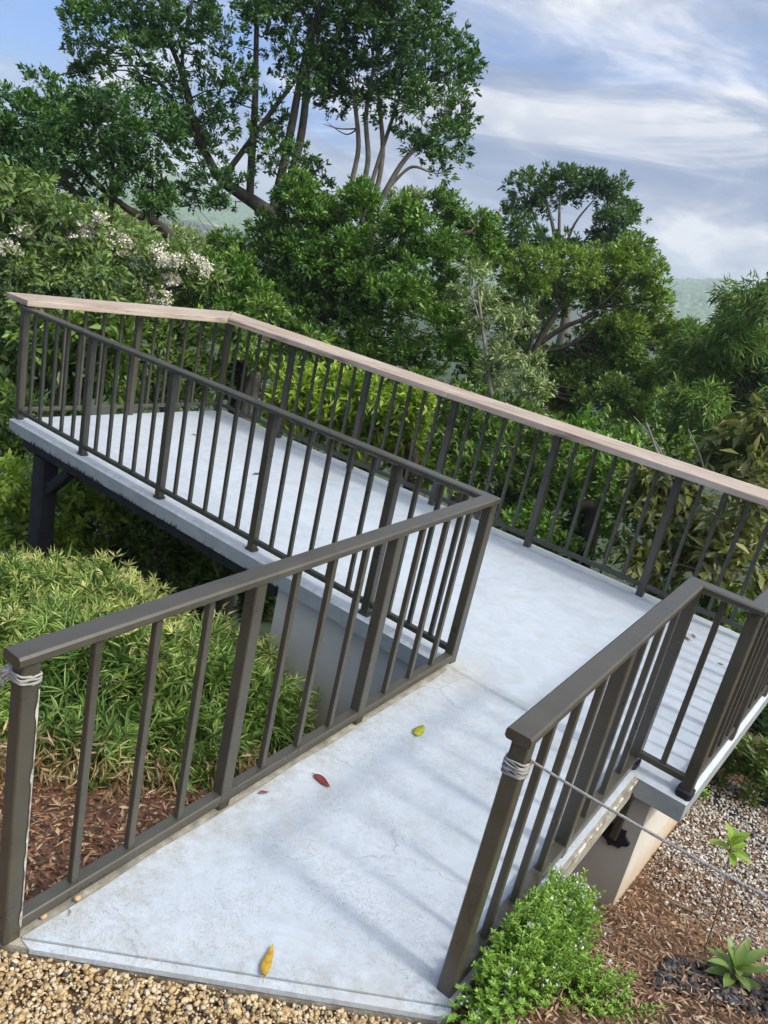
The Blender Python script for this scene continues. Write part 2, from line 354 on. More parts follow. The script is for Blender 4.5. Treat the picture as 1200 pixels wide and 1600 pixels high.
def railA(y, off=0): return np.array([.044 * -y + off, y, rz(y)])         # left rail line of the ramp
def railR(y, off=0): return np.array([1.1061 + .0377 * -y + off, y, rz(y)])
FL, FR = np.array([.13, -2.585]), np.array([1.215, -1.755])                 # front corners of the ramp
rp = empty('ramp', (.6, -1.1, -.03), 'sloping concrete ramp with scratched pale blue paint leading onto the platform', 'ramp')
def rpt(xy, dz): return (xy[0], xy[1], rz(xy[1]) + dz)
yb = Y0 - .003
def frontl(k): return FL + (FR - FL) * k
e = (FR - FL) / np.linalg.norm(FR - FL); nrm = np.array([e[1], -e[0]])      # nrm points to the viewer
FL2, FR2 = FL + nrm * .035, FR + nrm * .035
lx = .050                                                                   # paint stops beside the left rail
pl0, pl1 = np.array([railA(yb, lx)[0], yb]), np.array([railA(FL[1], lx)[0] - .01, FL[1] + .01])
pr0 = np.array([railR(yb, .05)[0], yb])
mb = MB()       # painted walking surface with a groove and a front lip
top = [pl1 - nrm * .0, FR - nrm * .0, pr0, pl0]
n_ = 10; lp = [pl1 + (pl0 - pl1) * k / n_ + np.array([.006 * math.sin(k * 2.3), 0]) for k in range(n_ + 1)]
poly = [rpt(q, 0) for q in ([FR, pr0] + lp[::-1])]
mb.add(poly, [list(range(len(poly)))])
k3 = .004
mb.add([rpt(pl1, 0), rpt(FR, 0), rpt(FR, -.012), rpt(pl1, -.012)], [[0, 1, 2, 3]])
a0, a1, b0, b1 = pl1 + nrm * k3, FR + nrm * k3, FL2 + e * .06, FR2
mb.add([rpt(pl1, -.012), rpt(FR, -.012), rpt(a1, -.012), rpt(a0, -.012)], [[0, 1, 2, 3]])
b1r = FR2 - e * .02
mb.add([rpt(a0, -.006), rpt(a1, -.006), rpt(FR2 - nrm * .02 , -.008), rpt(b1r, -.010), rpt(b0, -.010), rpt(a0, -.012), rpt(a1, -.012), rpt(b0, -.03), rpt(b1r, -.03), rpt(FR2 - nrm * .02, -.03)], [[0, 1, 2, 3, 4], [0, 5, 6, 1], [4, 3, 8, 7], [3, 2, 9, 8], [2, 1, 6]])
mb.build('floor', PAINT, rp)
mb = MB()       # raw concrete body, wider than the paint
out = [np.array([railA(yb, -.055)[0], yb]), np.array([railA(-2.66, -.055)[0], -2.66]), FL + nrm * .028, FR2 - e * .025 - nrm * .006, FR2 - nrm * .03, np.array([railR(yb, .062)[0], yb])]
mb.add([rpt(q, -.013) for q in out] + [rpt(q, -.135) for q in out], [[0, 1, 2, 3, 4, 5], [11, 10, 9, 8, 7, 6]] + [[i, (i + 1) % 6, 6 + (i + 1) % 6, 6 + i] for i in range(6)])
mb.build('concrete_body', CONC, rp)
# peeling white edge strip on the right side
mb = MB(); mb.prism(np.array(rpt(FR2 - nrm * .05, -.028)) + [.006, 0, 0], np.array(rpt(np.array([railR(yb, .066)[0], yb]), -.03)), sqprof(.009, .024, .003), (1, 0, 0))
mb.build('edge_strip', mat_plain('peeling_edge_paint', [(.38, (.17, .155, .125)), (.5, (.30, .28, .23)), (.56, (.66, .64, .58)), (.7, (.5, .47, .42))], 14, .7), rp)
mb = MB(); mb.add([(-1.36, 0, -.15), (1.26, 0, -.15), (1.26, 1.9, -.15), (-1.36, 1.9, -.15), (-1.36, 0, -2.6), (1.26, 0, -2.6), (1.26, 1.9, -2.6), (-1.36, 1.9, -2.6)],
       [[0, 1, 5, 4], [1, 2, 6, 5], [2, 3, 7, 6], [3, 0, 4, 7], [0, 3, 2, 1], [4, 5, 6, 7]])
tag(mb.build('support_wall', WALL), 'grey rendered wall carrying the platform, its sunlit cream end stained by soil', 'wall')
# black timber trestle under the far end
tp = empty('timber_trestle', (-4.42, .12, -2.3), 'black timber post and beam holding up the far left end of the platform', 'support')
mb = MB(); mb.prism((-4.42, .1, -.252), (-4.42, .1, -2.6), sqprof(.17, .17, .02), (1, 0, 0)); mb.build('post', BLACK, tp)
mb = MB(); mb.prism((-4.7, .1, -.190), (-1.4, .1, -.190), sqprof(.14, .120, .01), (0, 1, 0)); mb.build('beam', BLACK, tp)
mb = MB(); mb.prism((-4.35, .1, -.56), (-4.02, .1, -.262), sqprof(.09, .09, .01), (0, 1, 0)); mb.build('brace', BLACK, tp)
# steel strut from the ramp to the wall
st = empty('steel_strut', on_y(960, 1305, -.02), 'small rusty steel strut with a black foot plate fixed to the grey wall', 'bracket')
q1 = on_y(958, 1308, -.03); q0 = np.array([q1[0] + .012, q1[1] - .02, -.10])
mb = MB(); mb.prism(q0, q1, sqprof(.036), (1, 0, 0)); mb.build('strut', STEEL, st)
mb = MB(); c_ = q1 + np.array([0, .018, 0]); an = [(math.cos(a) * (.07 + .014 * math.sin(a * 5 + 1)), math.sin(a) * (.06 + .012 * math.cos(a * 7))) for a in np.linspace(0, 2 * PI, 22)[:-1]]
mb.prism(c_ + [0, -.004, 0], c_ + [0, .012, 0], an, (1, 0, 0)); mb.build('foot_plate', BLACK, st)
# ------------------------------------------------------------------ railings
BAR = {}
def bar(name, root, p, h, w, mat, rotz=0):
    key = (name, round(h, 3), w, mat.name)
    if key not in BAR:
        mb = MB(); mb.prism((0, 0, 0), (0, 0, h), sqprof(w, w, .004 if w > .04 else .0025), (1, 0, 0)); BAR[key] = mb.mesh(name); BAR[key].materials.append(mat)
    o = bpy.data.objects.new(name, BAR[key]); C.objects.link(o); o.parent = root
    o.location = [float(q) for q in Vector([float(x) for x in p]) - root.location]; o.rotation_euler = (0, 0, rotz); return o
def run(root, P0, P1, n, mat, z0, zt, zr, skip0=False, skip1=False, pw=.054, bw=.026, brw=.05, brh=.045, rail=True):
    """posts at the ends, n balusters between, bottom rail at height zr"""
    P0, P1 = np.array(P0), np.array(P1); d = P1 - P0; rz_ = math.atan2(d[1], d[0])
    for k, s in ((0, skip0), (1, skip1)):
        if not s: bar('post', root, P0 + d * k + [0, 0, z0], zt - z0, pw, mat, rz_)
    for i in range(1, n + 1): bar('baluster', root, P0 + d * i / (n + 1) + [0, 0, zr + brh - .004], zt - zr - brh + .004, bw, mat, rz_)
    if rail:
        u = d / np.linalg.norm(d); mb = MB(); a, b_ = P0 + u * (pw / 2 - .002), P1 - u * (pw / 2 - .002)
        mb.prism(a + [0, 0, zr + brh / 2], b_ + [0, 0, zr + brh / 2], sqprof(brw, brh, .004), (-u[1], u[0], 0)); mb.build('bottom_rail', mat, root)
CT = .034
def cap_prof(w, h=CT): return [(x, y - h / 2) for x, y in sqprof(w, h, .007)]
# left L-shaped steel railing: along the ramp, then along the platform edge
lr = empty('steel_railing', (0, 0, 0), 'taupe steel railing along the left of the ramp and the near platform edge', 'railing')
ys = [0, -.866, -1.733, -2.60]
bar('post', lr, (0, 0, 0), 1 - CT, .056, STEEL, -.044)
for i in range(3): run(lr, railA(ys[i]), railA(ys[i + 1]), 3, STEEL, -.013, 1 - CT, .012, skip0=True, rail=True)
xs = [0, -.631, -1.661, -2.692, -3.722]
run(lr, (0, 0, 0), (xs[1], 0, 0), 3, STEELD, 0, 1 - CT, .055, skip0=True, brw=.034, brh=.034)
for i in (1, 2, 3): run(lr, (xs[i], 0, 0), (xs[i + 1], 0, 0), 5, STEELD, 0, 1 - CT, .055, skip0=True, brw=.034, brh=.034)
run(lr, (xs[4], 0, 0), (-4.735, 0, 0), 5, STEELD, 0, 1 - CT, .055, skip0=True, skip1=True, brw=.034, brh=.034)
mb = MB(); e0 = railA(-2.645); cap0 = [tuple(e0 + [0, 0, 1]), (0, 0, 1.0), (-4.70, 0, 1.0)]
dA = unit((railA(-2.6) - railA(0))[None])[0]
mb.sweep([e0 + [0, 0, 1], (0, -.012, 1), (-4.70, -.012, 1.0)], cap_prof(.080)); mb.build('top_rail', STEEL, lr)
for x_ in xs[1:4] + [xs[4]]:
    mb = MB(); mb.prism((x_, 0, -.002), (x_, 0, .014), sqprof(.078, .072, .01), (1, 0, 0)); mb.build('base_plate', STEELD, lr)
mb = MB(); q_ = railA(-2.6) + np.array([.0285, .0262, 0]); n_ = 40
zs = [.03 + .85 * i / n_ for i in range(n_ + 1)]; ws = [.0035 + .006 * max(0, math.sin(i * .9) * math.sin(i * .37 + 1)) for i in range(n_ + 1)]
mb.add([(q_[0] + .0012, q_[1], q_[2] + z_) for z_ in zs] + [(q_[0] + .0012, q_[1] - w_, q_[2] + z_) for z_, w_ in zip(zs, ws)], [[i, i + 1, n_ + 2 + i, n_ + 1 + i] for i in range(n_)])
mb.build('pale_edge', mat_plain('pale_edge_tone', [(.4, (.18, .17, .15)), (.6, (.5, .49, .46))], 30, .7, 0), lr)  # uneven off-white strip up one edge of the front post
# far railing topped with a wide timber plank
wr = empty('timber_topped_railing', (-1.7, 2.27, 0), 'steel railing topped with a wide weathered timber plank around the far side of the platform', 'railing')
HF = 1.063; WT = .05
bar('post', wr, (-4.735, 0, 0), HF - WT, .06, STEEL); bar('post', wr, (-4.735, 2.2725, 0), HF - WT, .06, STEEL)
run(wr, (-4.735, 0, 0), (-4.735, 1.136, 0), 5, STEEL, 0, HF - WT, .07, skip0=True, brw=.034, brh=.036)
run(wr, (-4.735, 1.136, 0), (-4.735, 2.2725, 0), 5, STEEL, 0, HF - WT, .07, skip0=True, skip1=True, brw=.034, brh=.036)
fx = [-4.735, -3.755, -2.747, -1.739, -.732, .276, 1.284]
for i in range(6): run(wr, (fx[i], 2.2725, 0), (fx[i + 1], 2.2725, 0), 5, STEELD, 0, HF - WT, .07, skip0=True, brw=.034, brh=.036)
def plank(pts, zt=HF):
    mb = MB(); n = len(pts); mb.add([(x, y, zt) for x, y in pts] + [(x, y, zt - WT) for x, y in pts], [list(range(n)), list(range(2 * n - 1, n - 1, -1))] + [[i, (i + 1) % n, n + (i + 1) % n, n + i] for i in range(n)])
    return mb
pw_ = [[(-4.97, -.05), (-4.62, -.05), (-4.50, 2.03), (-4.97, 2.50)], [(-4.496, 2.03), (-1.702, 2.03), (-1.702, 2.40), (-4.966, 2.50)], [(-1.698, 2.035), (1.50, 2.035), (1.50, 2.405), (-1.698, 2.405)]]
for i, pp in enumerate(pw_):
    o = plank([(x, y) for x, y in pp]).mesh('top_plank'); ob = link('top_plank', o, WOOD, wr)
    if i == 0:      # turn the object axes so that the grain runs along the plank
        M = Matrix.Rotation(PI / 2, 4, 'Z'); o.transform(M.inverted()); ob.matrix_basis = M
    bv = ob.modifiers.new('bevel', 'BEVEL'); bv.width = .006; bv.segments = 2
# right railing: ramp side, short return, right end of the platform
rr = empty('steel_railing', (1.1, 0, 0), 'taupe steel railing right of the ramp, turning out along the platform end', 'railing')
yR = -1.716
bar('post', rr, railR(0) + [0, 0, 0], 1 - CT, .056, STEEL, -.038)
run(rr, railR(0), railR(yR / 2), 3, STEEL, -.013, 1 - CT, .012, skip0=True)
run(rr, railR(yR / 2), railR(yR), 3, STEEL, -.02, 1 - CT, .012, skip0=True)
xq = 1.379
for p_ in ((1.1061, -.0, 0), (xq, 0, 0)):
    mb = MB(); mb.prism((p_[0], p_[1] - .008, -.003), (p_[0], p_[1] - .008, .03), sqprof(.075, .085, .012), (1, 0, 0)); mb.build('base_plate', BLACK, rr)
run(rr, (1.1061, 0, 0), (xq, 0, 0), 1, STEEL, 0, 1 - CT, .055, skip0=True, brw=.034, brh=.034)
for a_, b_, s1 in ((0, .76, False), (.76, 1.52, False), (1.52, 2.235, True)): run(rr, (xq, a_, 0), (xq, b_, 0), 4, STEEL, 0, 1 - CT, .045, skip0=True, skip1=s1, brw=.034, brh=.034)
mb = MB(); e1 = railR(-1.775); mb.sweep([e1 + [0, 0, 1], (1.1061, -.012, 1), (xq, -.012, 1.0), (xq, 2.03, 1.0)], cap_prof(.080)); mb.build('top_rail', STEEL, rr)
# ------------------------------------------------------------------ ropes
ROPE = mat_plain('grey_white_rope', [(.3, (.22, .21, .195)), (.7, (.42, .41, .385))], 60, .8, .3)
def twisted(mb, pts, rad, pitch):
    P = [np.array(p, float) for p in pts]; 
    for ph in (0, 2.09, 4.19):
        out = []; s = 0
        for i, p in enumerate(P):
            d = P[min(i + 1, len(P) - 1)] - P[max(i - 1, 0)]; d /= np.linalg.norm(d); r1 = np.cross(d, [0, 0, 1.]); r1 /= np.linalg.norm(r1); r2 = np.cross(d, r1)
            if i: s += np.linalg.norm(P[i] - P[i - 1])
            a = ph + s / pitch * 2 * PI; out.append(p + (r1 * math.cos(a) + r2 * math.sin(a)) * rad * .55)
        mb.tube(out, rad * .62, 5)
def coil(mb, c, half, z0, z1, turns, rad, rot=0):
    pts = []
    for k in range(int(turns * 24) + 1):
        a = k / 24 * 2 * PI; ca, sa = math.cos(a), math.sin(a); q = half * (abs(ca) ** 5 + abs(sa) ** 5) ** (-1 / 5)
        x, y = ca * q, sa * q; pts.append((c[0] + x * math.cos(rot) - y * math.sin(rot), c[1] + x * math.sin(rot) + y * math.cos(rot), z0 + (z1 - z0) * k / (turns * 24) + .003 * math.sin(k * .7)))
    mb.tube(pts, rad, 6)
R0 = railR(yR); zc = .865 + R0[2]
rpn = empty('rope', R0 + [0, 0, .86], 'pale twisted rope wound on the right railing post and stretched over the soil bed', 'rope')
mb = MB(); coil(mb, R0, .032, zc - .026, zc + .026, 7, .0034, -.04); coil(mb, R0, .035, zc - .012, zc + .02, 2.3, .0032, .1); mb.build('winding', ROPE, rpn, True)
s0 = np.array([R0[0] + .036, R0[1] + .01, zc + .03]); s1 = at(1200, 1366, 2.16); s2 = s1 + (s1 - s0) * 1.6 + [0, 0, -.02]
line = [s0 + (s2 - s0) * k - np.array([0, 0, .05 * 4 * k * (1 - k)]) for k in np.linspace(0, 1, 260)]
mb = MB(); twisted(mb, line, .0042, .026); mb.build('line', ROPE, rpn, True)
L0 = railA(-2.6); zl = .915 + L0[2]
rl = empty('rope', L0 + [0, 0, .9], 'pale rope knotted round the top of the left front railing post', 'rope')
mb = MB(); coil(mb, L0, .032, zl - .014, zl + .016, 4, .0036, -.04); mb.build('winding', ROPE, rl, True)
kn = L0 + np.array([-.045, -.03, zl - L0[2] - .005]); mb = MB()
for k in range(3):
    mb.tube(smooth_path([kn + np.array([math.cos(a) * .014, math.sin(a) * .012 * (1 if k else .4), math.sin(a + k) * .016]) for a in np.linspace(0, 2 * PI, 8)], k=4), .0058, 6)
mb.tube([kn + np.array([.0, 0, 0]), kn + np.array([-.003, -.006, -.022]), kn + np.array([.002, -.009, -.04])], .0062, 6); mb.build('knot', ROPE, rl, True)
le = at(-40, 1038, 2.5); mb = MB(); twisted(mb, [kn + (le + (le - kn) * 1.5 - kn) * k for k in np.linspace(0, 1, 60)], .0062, .035); mb.build('line', ROPE, rl, True)
# ------------------------------------------------------------------ loose ground: gravel, mulch, litter
ICO = None
def stones(name, P, rad, mat, label, cat, rng, flat=.7):
    """many angular pebbles in one mesh (nobody could count them)"""
    import bmesh
    bm = bmesh.new(); bmesh.ops.create_icosphere(bm, subdivisions=1, radius=1); bv = np.array([v.co[:] for v in bm.verts]); bf = np.array([[v.index for v in f.verts] for f in bm.faces]); bm.free()
    n = len(P); k = len(bv); V = np.repeat(bv[None], n, 0) * (1 + .8 * (rng.random((n, k, 1)) - .5))
    V *= (np.stack([1 + .5 * rng.random(n), .75 + .3 * rng.random(n), flat * (.7 + .4 * rng.random(n))], 1) * rad[:, None])[:, None, :]
    a, bb, cc = [rng.random(n) * 2 * PI, (rng.random(n) - .5) * 1.2, (rng.random(n) - .5) * 1.2]
    def rotm(ax, t):
        M = np.zeros((n, 3, 3)); i, j = [(1, 2), (0, 2), (0, 1)][ax]; M[:, ax, ax] = 1; M[:, i, i] = M[:, j, j] = np.cos(t); M[:, i, j] = -np.sin(t); M[:, j, i] = np.sin(t); return M
    Rm = rotm(2, a) @ rotm(0, bb) @ rotm(1, cc)
    V = np.einsum('nij,nkj->nki', Rm, V) + P[:, None, :]
    F = (bf[None] + np.arange(n)[:, None, None] * k).reshape(-1, 3)
    return tag(link(name, np_mesh(name, V.reshape(-1, 3), F), mat), label, cat, kind='stuff')
rng = np.random.default_rng(3)
def region(n, fn):
    out = []; 
    while len(out) < n:
        k, sd = rng.random(), (rng.random() - .0)
        q = fn(k, sd)
        if q is not None: out.append(q)
    return np.array(out)
GRAV = mat_plain('ochre_gravel', [(0, (.34, .22, .10)), (.25, (.48, .34, .17)), (.55, (.58, .44, .25)), (.8, (.66, .54, .36)), (.94, (.56, .49, .37)), (.955, (.06, .06, .062)), (1, (.10, .10, .10))], 40, .8, .5, island=True)
def gfront(k, sd):
    q = FL + (FR - FL) * (k * 1.75 - .55) + nrm * (.043 + sd * .85)
    if k * 1.75 - .55 > 1.08 and sd < .3 * (k * 1.75 - .55 - 1.05) * 4: return None
    return q
Q = region(31000, gfront); lay = rng.random(len(Q))
P = np.column_stack([Q, ground_z(Q[:, 0], Q[:, 1]) + .004 + lay * .02]); stones('gravel', P, np.where(np.arange(len(Q)) < 18000, .0048 + .0062 * rng.random(len(Q)) ** 1.4, .0025 + .0025 * rng.random(len(Q))), GRAV, 'loose ochre and cream gravel in front of the ramp', 'gravel', rng)
GREYG = mat_plain('grey_gravel', [(0, (.24, .21, .18)), (.35, (.40, .37, .33)), (.7, (.56, .53, .49)), (1, (.70, .68, .64))], 40, .85, .5, island=True)
def gr2(k, sd):
    x, y = 1.27 + k * 1.5, -.25 + sd * 2.2
    if y < .42 - (x - 1.27) * .7 + .35 * rng.random() ** 2: return None
    return (x, y)
Q = region(12000, gr2); P = np.column_stack([Q, ground_z(Q[:, 0], Q[:, 1]) + .002 + rng.random(len(Q)) * .014]); stones('gravel', P, .0045 + .007 * rng.random(len(Q)) ** 1.5, GREYG, 'pale grey chippings beside the wall behind the bark mulch', 'gravel', rng)
DARKG = mat_plain('dark_stones', [(0, (.02, .021, .025)), (.6, (.05, .052, .06)), (1, (.11, .11, .115))], 40, .6, .4, island=True)
Q = region(420, lambda k, sd: (1.62 + k * .6, -.85 + sd * .45 + k * .15)); P = np.column_stack([Q, ground_z(Q[:, 0], Q[:, 1]) + .006 + rng.random(len(Q)) * .014]); stones('dark_gravel', P, .009 + .011 * rng.random(len(Q)), DARKG, 'dark slate stones at the lower right edge of the bed', 'gravel', rng)
def chips(name, Q, mat, Ls, Ws, label, cat, zoff=.004, tilt=.35):
    n = len(Q); P = np.column_stack([Q, ground_z(Q[:, 0], Q[:, 1]) + zoff + rng.random(n) * .02]); a = rng.random(n) * 2 * PI
    A = np.column_stack([np.cos(a), np.sin(a), (rng.random(n) - .5) * tilt * 2]); Nn = np.column_stack([(rng.random((n, 2)) - .5) * 1.4, np.ones(n)])
    V, F = leaf_geo(P, A, Nn, Ls, Ws, .12, .1)
    return tag(link(name, np_mesh(name, V, F), mat), label, cat, kind='stuff')
MULCH = mat_plain('bark_mulch', [(0, (.06, .034, .022)), (.35, (.19, .10, .055)), (.6, (.30, .17, .095)), (.85, (.42, .29, .19)), (1, (.54, .44, .32))], 30, .85, 0, island=True)
Q = region(13000, lambda k, sd: (1.24 + k * 1.3, -1.75 + sd * 2.45)); chips('bark_mulch', Q, MULCH, .02 + .035 * rng.random(len(Q)), .004 + .007 * rng.random(len(Q)), 'brown bark mulch and dry twigs over the soil bed', 'mulch')
LIT = mat_plain('dry_leaf_litter', [(0, (.05, .02, .012)), (.35, (.17, .062, .032)), (.6, (.26, .12, .058)), (.85, (.36, .23, .12)), (1, (.5, .39, .24))], 20, .8, 0, island=True)
def lit(k, sd):
    x, y = -1.5 + k * 1.6, -2.75 + sd * 2.2
    return (x, y) if x < railA(y, -.03)[0] else None
Q = region(11000, lit); chips('leaf_litter', Q, LIT, (.015 + .075 * rng.random(len(Q)) ** 2), .004 + .018 * rng.random(len(Q)) ** 2.5, 'reddish brown fallen leaves and straw under the left railing', 'leaf litter')
# ------------------------------------------------------------------ single fallen leaves and a pebble
def fallen(px, z, L, W, ang, col, label, curl=.25, name='fallen_leaf', tip_up=.0):
    p = on_z(px[0], px[1], z); nn = 9; v = []
    for i in range(nn):
        s = i / (nn - 1); w = W / 2 * math.sin(PI * s ** .8) ** .75 * (1 - .15 * s); x = (s - .5) * L; zz = .004 + curl * L * (2 * s - 1) ** 2 * .35 + tip_up * s * L
        for k in (-1, 0, 1): v.append((x, k * w + .004 * math.sin(s * 5), zz + abs(k) * w * curl * .9))
    f = [[i * 3 + k, (i + 1) * 3 + k, (i + 1) * 3 + k + 1, i * 3 + k + 1] for i in range(nn - 1) for k in (0, 1)]
    st_ = MB(); st_.v = v; st_.f = f; st_.tube([(-L / 2 + .002, 0, v[0][2]), (-L / 2 - L * .12, .002, .004)], .0012, 5)
    mname = 'leaf_' + name + '_%d' % len(bpy.data.materials); m = mat_plain(mname, [(.3, [c * .6 for c in col]), (.5, col), (.72, [min(1, c * 1.25) for c in col])], 45, .5, .3)
    o = st_.build(name, m, None, True); o.location = [float(q) for q in p]; o.rotation_euler = (0, 0, ang); md = o.modifiers.new('s', 'SOLIDIFY'); md.thickness = .0008
    return tag(o, label, 'leaf')
fallen((418, 1504), -.052, .125, .034, 2.2, (.42, .27, .03), 'yellow leaf curled over the front lip of the ramp', .2)
fallen((503, 1221), rz(-1.3) + .002, .100, .040, 0.0, (.17, .035, .025), 'red oval leaf lying on the middle of the ramp', .1)
fallen((412, 1239), rz(-1.5) + .002, .042, .016, 1.19, (.22, .06, .04), 'tiny red leaf scrap near the left edge of the ramp', .1)
fallen((655, 1143), rz(-.8) + .002, .110, .055, 1.88, (.36, .36, .03), 'yellow green leaf lying on the upper end of the ramp', .12)
fallen((403, 741), .002, .11, .034, 1.58, (.22, .08, .04), 'red brown leaf on the platform behind the steel railing', .25)
fallen((304, 680), .002, .06, .022, .4, (.20, .06, .04), 'small reddish leaf near the far end of the platform', .2)
fallen((1072, 998), .002, .105, .030, -.35, (.16, .13, .06), 'larger dull brown leaf on the platform beyond the right railing', .25)
fallen((1084, 995), .002, .06, .018, -.6, (.14, .09, .05), 'slim brown leaf beside the larger brown one', .3)
fallen((1127, 1038), .002, .036, .022, .5, (.33, .33, .05), 'small yellow leaf on the platform near its right end', .15)
fallen((35, 1468), -.10, .06, .03, -.3, (.11, .02, .018), 'dark red leaf caught at the foot of the left front post', .3)
fallen((108, 1428), rz(-2.4) + .002, .028, .004, -.4, (.2, .16, .1), 'thin dry twig scrap on the front left of the ramp', .1, 'twig_scrap')
def pebble(px, z, r, label):
    import bmesh
    bm = bmesh.new(); bmesh.ops.create_icosphere(bm, subdivisions=2, radius=r)
    for v in bm.verts: v.co *= 1 + .25 * math.sin(v.co.x * 200 + 1) * math.cos(v.co.y * 170); v.co.z *= .6
    me = bpy.data.meshes.new('pebble'); bm.to_mesh(me); bm.free(); o = link('pebble', me, PEB); o.location = [float(q) for q in on_z(px[0], px[1], z)]; tag(o, label, 'pebble')
PEB = mat_plain('tan_pebble', [(.3, (.4, .26, .13)), (.7, (.6, .45, .28))], 40, .8, .4)
pebble((121, 1403), rz(-2.4) + .005, .011, 'tan pebble lying on the blue paint beside the left railing')
pebble((232, 1502), -.075, .009, 'tan chip of gravel kicked onto the front lip, nearest the left corner')
pebble((560, 1537), -.06, .008, 'pale chip of gravel lying on the front lip beyond the yellow leaf')
pebble((68, 1431), rz(-2.5) + .0, .013, 'tan pebble wedged on the bare concrete under the left railing')
# ------------------------------------------------------------------ dwarf bamboo hedge on the left
BAM = mat_leaf('bamboo_leaf', [(0, (0.051, 0.11, 0.024)), (0.35, (0.143, 0.259, 0.055)), (0.7, (0.3, 0.428, 0.11)), (1, (0.601, 0.622, 0.253))], .45, .4, .3, 2.2)
BAMT = mat_leaf('bamboo_sunlit_leaf', [(0, (0.266, 0.355, 0.093)), (0.4, (0.514, 0.569, 0.188)), (0.75, (0.758, 0.711, 0.33)), (1, (0.983, 0.781, 0.518))], .5, .45, .3, 3)  # paler copy of the bamboo leaf: sunlight on the hedge top put into colour
DRY = mat_leaf('dry_bamboo', [(0, (0.192, 0.12, 0.054)), (0.5, (0.408, 0.288, 0.144)), (1, (0.672, 0.552, 0.336))], .3, .6, .2, 4, .2)
def fans(c, r, count, L, W, rng, up=.2, top=None, zlo=-9, per=7):
    d = unit(rng.normal(size=(count * 2, 3))); d = d[d[:, 2] > -.55][:count]; c = np.array(c); r = np.array(r)
    T = c + d * r * (.72 + .36 * rng.random((len(d), 1))) * (1 + .12 * np.sin(d[:, :1] * 7 + c[0]))
    k = T[:, 2] > zlo; T, d = T[k], d[k]; ax = unit(d + [0, 0, up] + .5 * rng.normal(size=d.shape)); n = len(T)
    s1 = unit(np.cross(ax, rng.normal(size=(n, 3)))); ang = np.linspace(-1.25, 1.25, per)
    A = (ax[:, None] * np.cos(ang)[None, :, None] + s1[:, None] * np.sin(ang)[None, :, None] + .18 * rng.normal(size=(n, per, 3)) - np.array([0, 0, .25])).reshape(-1, 3)
    Nn = np.repeat(np.cross(ax, s1), per, 0); Nn *= np.sign(Nn[:, 2:] + 1e-6); Nn = Nn + [0, 0, .3] + .3 * rng.normal(size=Nn.shape)
    m_ = n * per; return leaf_geo(np.repeat(T, per, 0), A, Nn, L * (.6 + .6 * rng.random(m_)), W * (.7 + .5 * rng.random(m_)), .12, .22)
rb = np.random.default_rng(5)
HB = [((-1.25, -.62, -.90), (.50, .40, .46)), ((-1.62, -.95, -.86), (.55, .5, .46)), ((-1.40, -.34, -.92), (.46, .28, .42)), ((-2.05, -.75, -.90), (.62, .6, .42)), ((-2.1, -1.35, -1.02), (.6, .5, .48)),
      ((-2.75, -1.0, -1.04), (.7, .65, .45)), ((-2.6, -.48, -.98), (.6, .36, .40)), ((-3.3, -.7, -1.22), (.6, .55, .42)), ((-1.95, -1.8, -1.12), (.45, .45, .48)), ((-1.0, -.38, -.94), (.34, .28, .40)), ((-1.12, -.92, -1.0), (.42, .34, .42)), ((-1.42, -1.38, -1.04), (.46, .38, .42)), ((-1.75, -1.75, -1.06), (.45, .4, .44)), ((-.90, -1.02, -.92), (.36, .32, .40)), ((-1.14, -1.52, -.96), (.40, .34, .42)), ((-1.3, -.75, -.74), (.34, .3, .36)), ((-1.9, -1.1, -.78), (.4, .36, .36)), ((-3.5, -1.35, -1.26), (.7, .6, .45)), ((-2.9, -1.7, -1.22), (.7, .6, .48))]
hd = empty('bamboo_hedge', (-1.9, -.9, float(ground_z(-1.9, -.9))), 'dense dwarf bamboo hedge with dry straw at its base, left of the ramp', 'hedge')
V, F = merge([fans(c, r, int(820 * (r[0] * r[1] / .25) ** .8), .115, .0125, rb, .15) for c, r in HB] + [fans(np.array(c), np.array(r) * 1.12, int(110 * (r[0] * r[1] / .25)), .15, .012, rb, .7, zlo=c[2]) for c, r in HB]); link('foliage', np_mesh('foliage', V, F), BAM, hd)
V, F = merge([fans(np.array(c) + [-.08, .12, .12], np.array(r) * [.92, .9, .88], int(300 * (r[0] * r[1] / .25)), .085, .009, rb, .5, zlo=c[2] + r[2] * .62) for c, r in HB[1:9]]); link('sunny_top', np_mesh('sunny_top', V, F), BAMT, hd)
n = 1900; k = rb.random(n); base = np.array([-.50, -.62]) * (1 - k[:, None]) + np.array([-1.27, -2.28]) * k[:, None] + rb.normal(size=(n, 2)) * [.12, .10] + np.array([-.10, .02])
gz = ground_z(base[:, 0], base[:, 1]); P = np.column_stack([base, gz + rb.random(n) ** 1.3 * .22])
A = unit(np.column_stack([.5 + .8 * rb.normal(size=n), -.5 + .8 * rb.normal(size=n), -.5 + .9 * rb.normal(size=n)]))
V, F = leaf_geo(P, A, unit(rb.normal(size=(n, 3)) + [0, 0, .5]), .05 + .10 * rb.random(n), .006 + .010 * rb.random(n), .1, .2); link('dry_straw', np_mesh('dry_straw', V, F), DRY, hd)
mb = MB()
for i in range(90):
    kk = rb.random(); x, y = -1.0 - kk * 2.0 + rb.normal() * .15, -.55 - kk * .7 + rb.normal() * .25; z = float(ground_z(x, y)); mb.tube([(x, y, z - .02), (x + rb.normal() * .05, y + rb.normal() * .05, z + .22), (x + rb.normal() * .1, y + rb.normal() * .1, -.75)], [.004, .0035, .002], 4)
mb.build('culms', DRY, hd)
V, F = merge([fans(np.array(c), np.array(r) * 1.02, int(36 * (r[0] * r[1] / .25)), .10, .011, rb, .1, per=4) for c, r in HB]); link('dead_leaves', np_mesh('dead_leaves', V, F), DRY, hd)
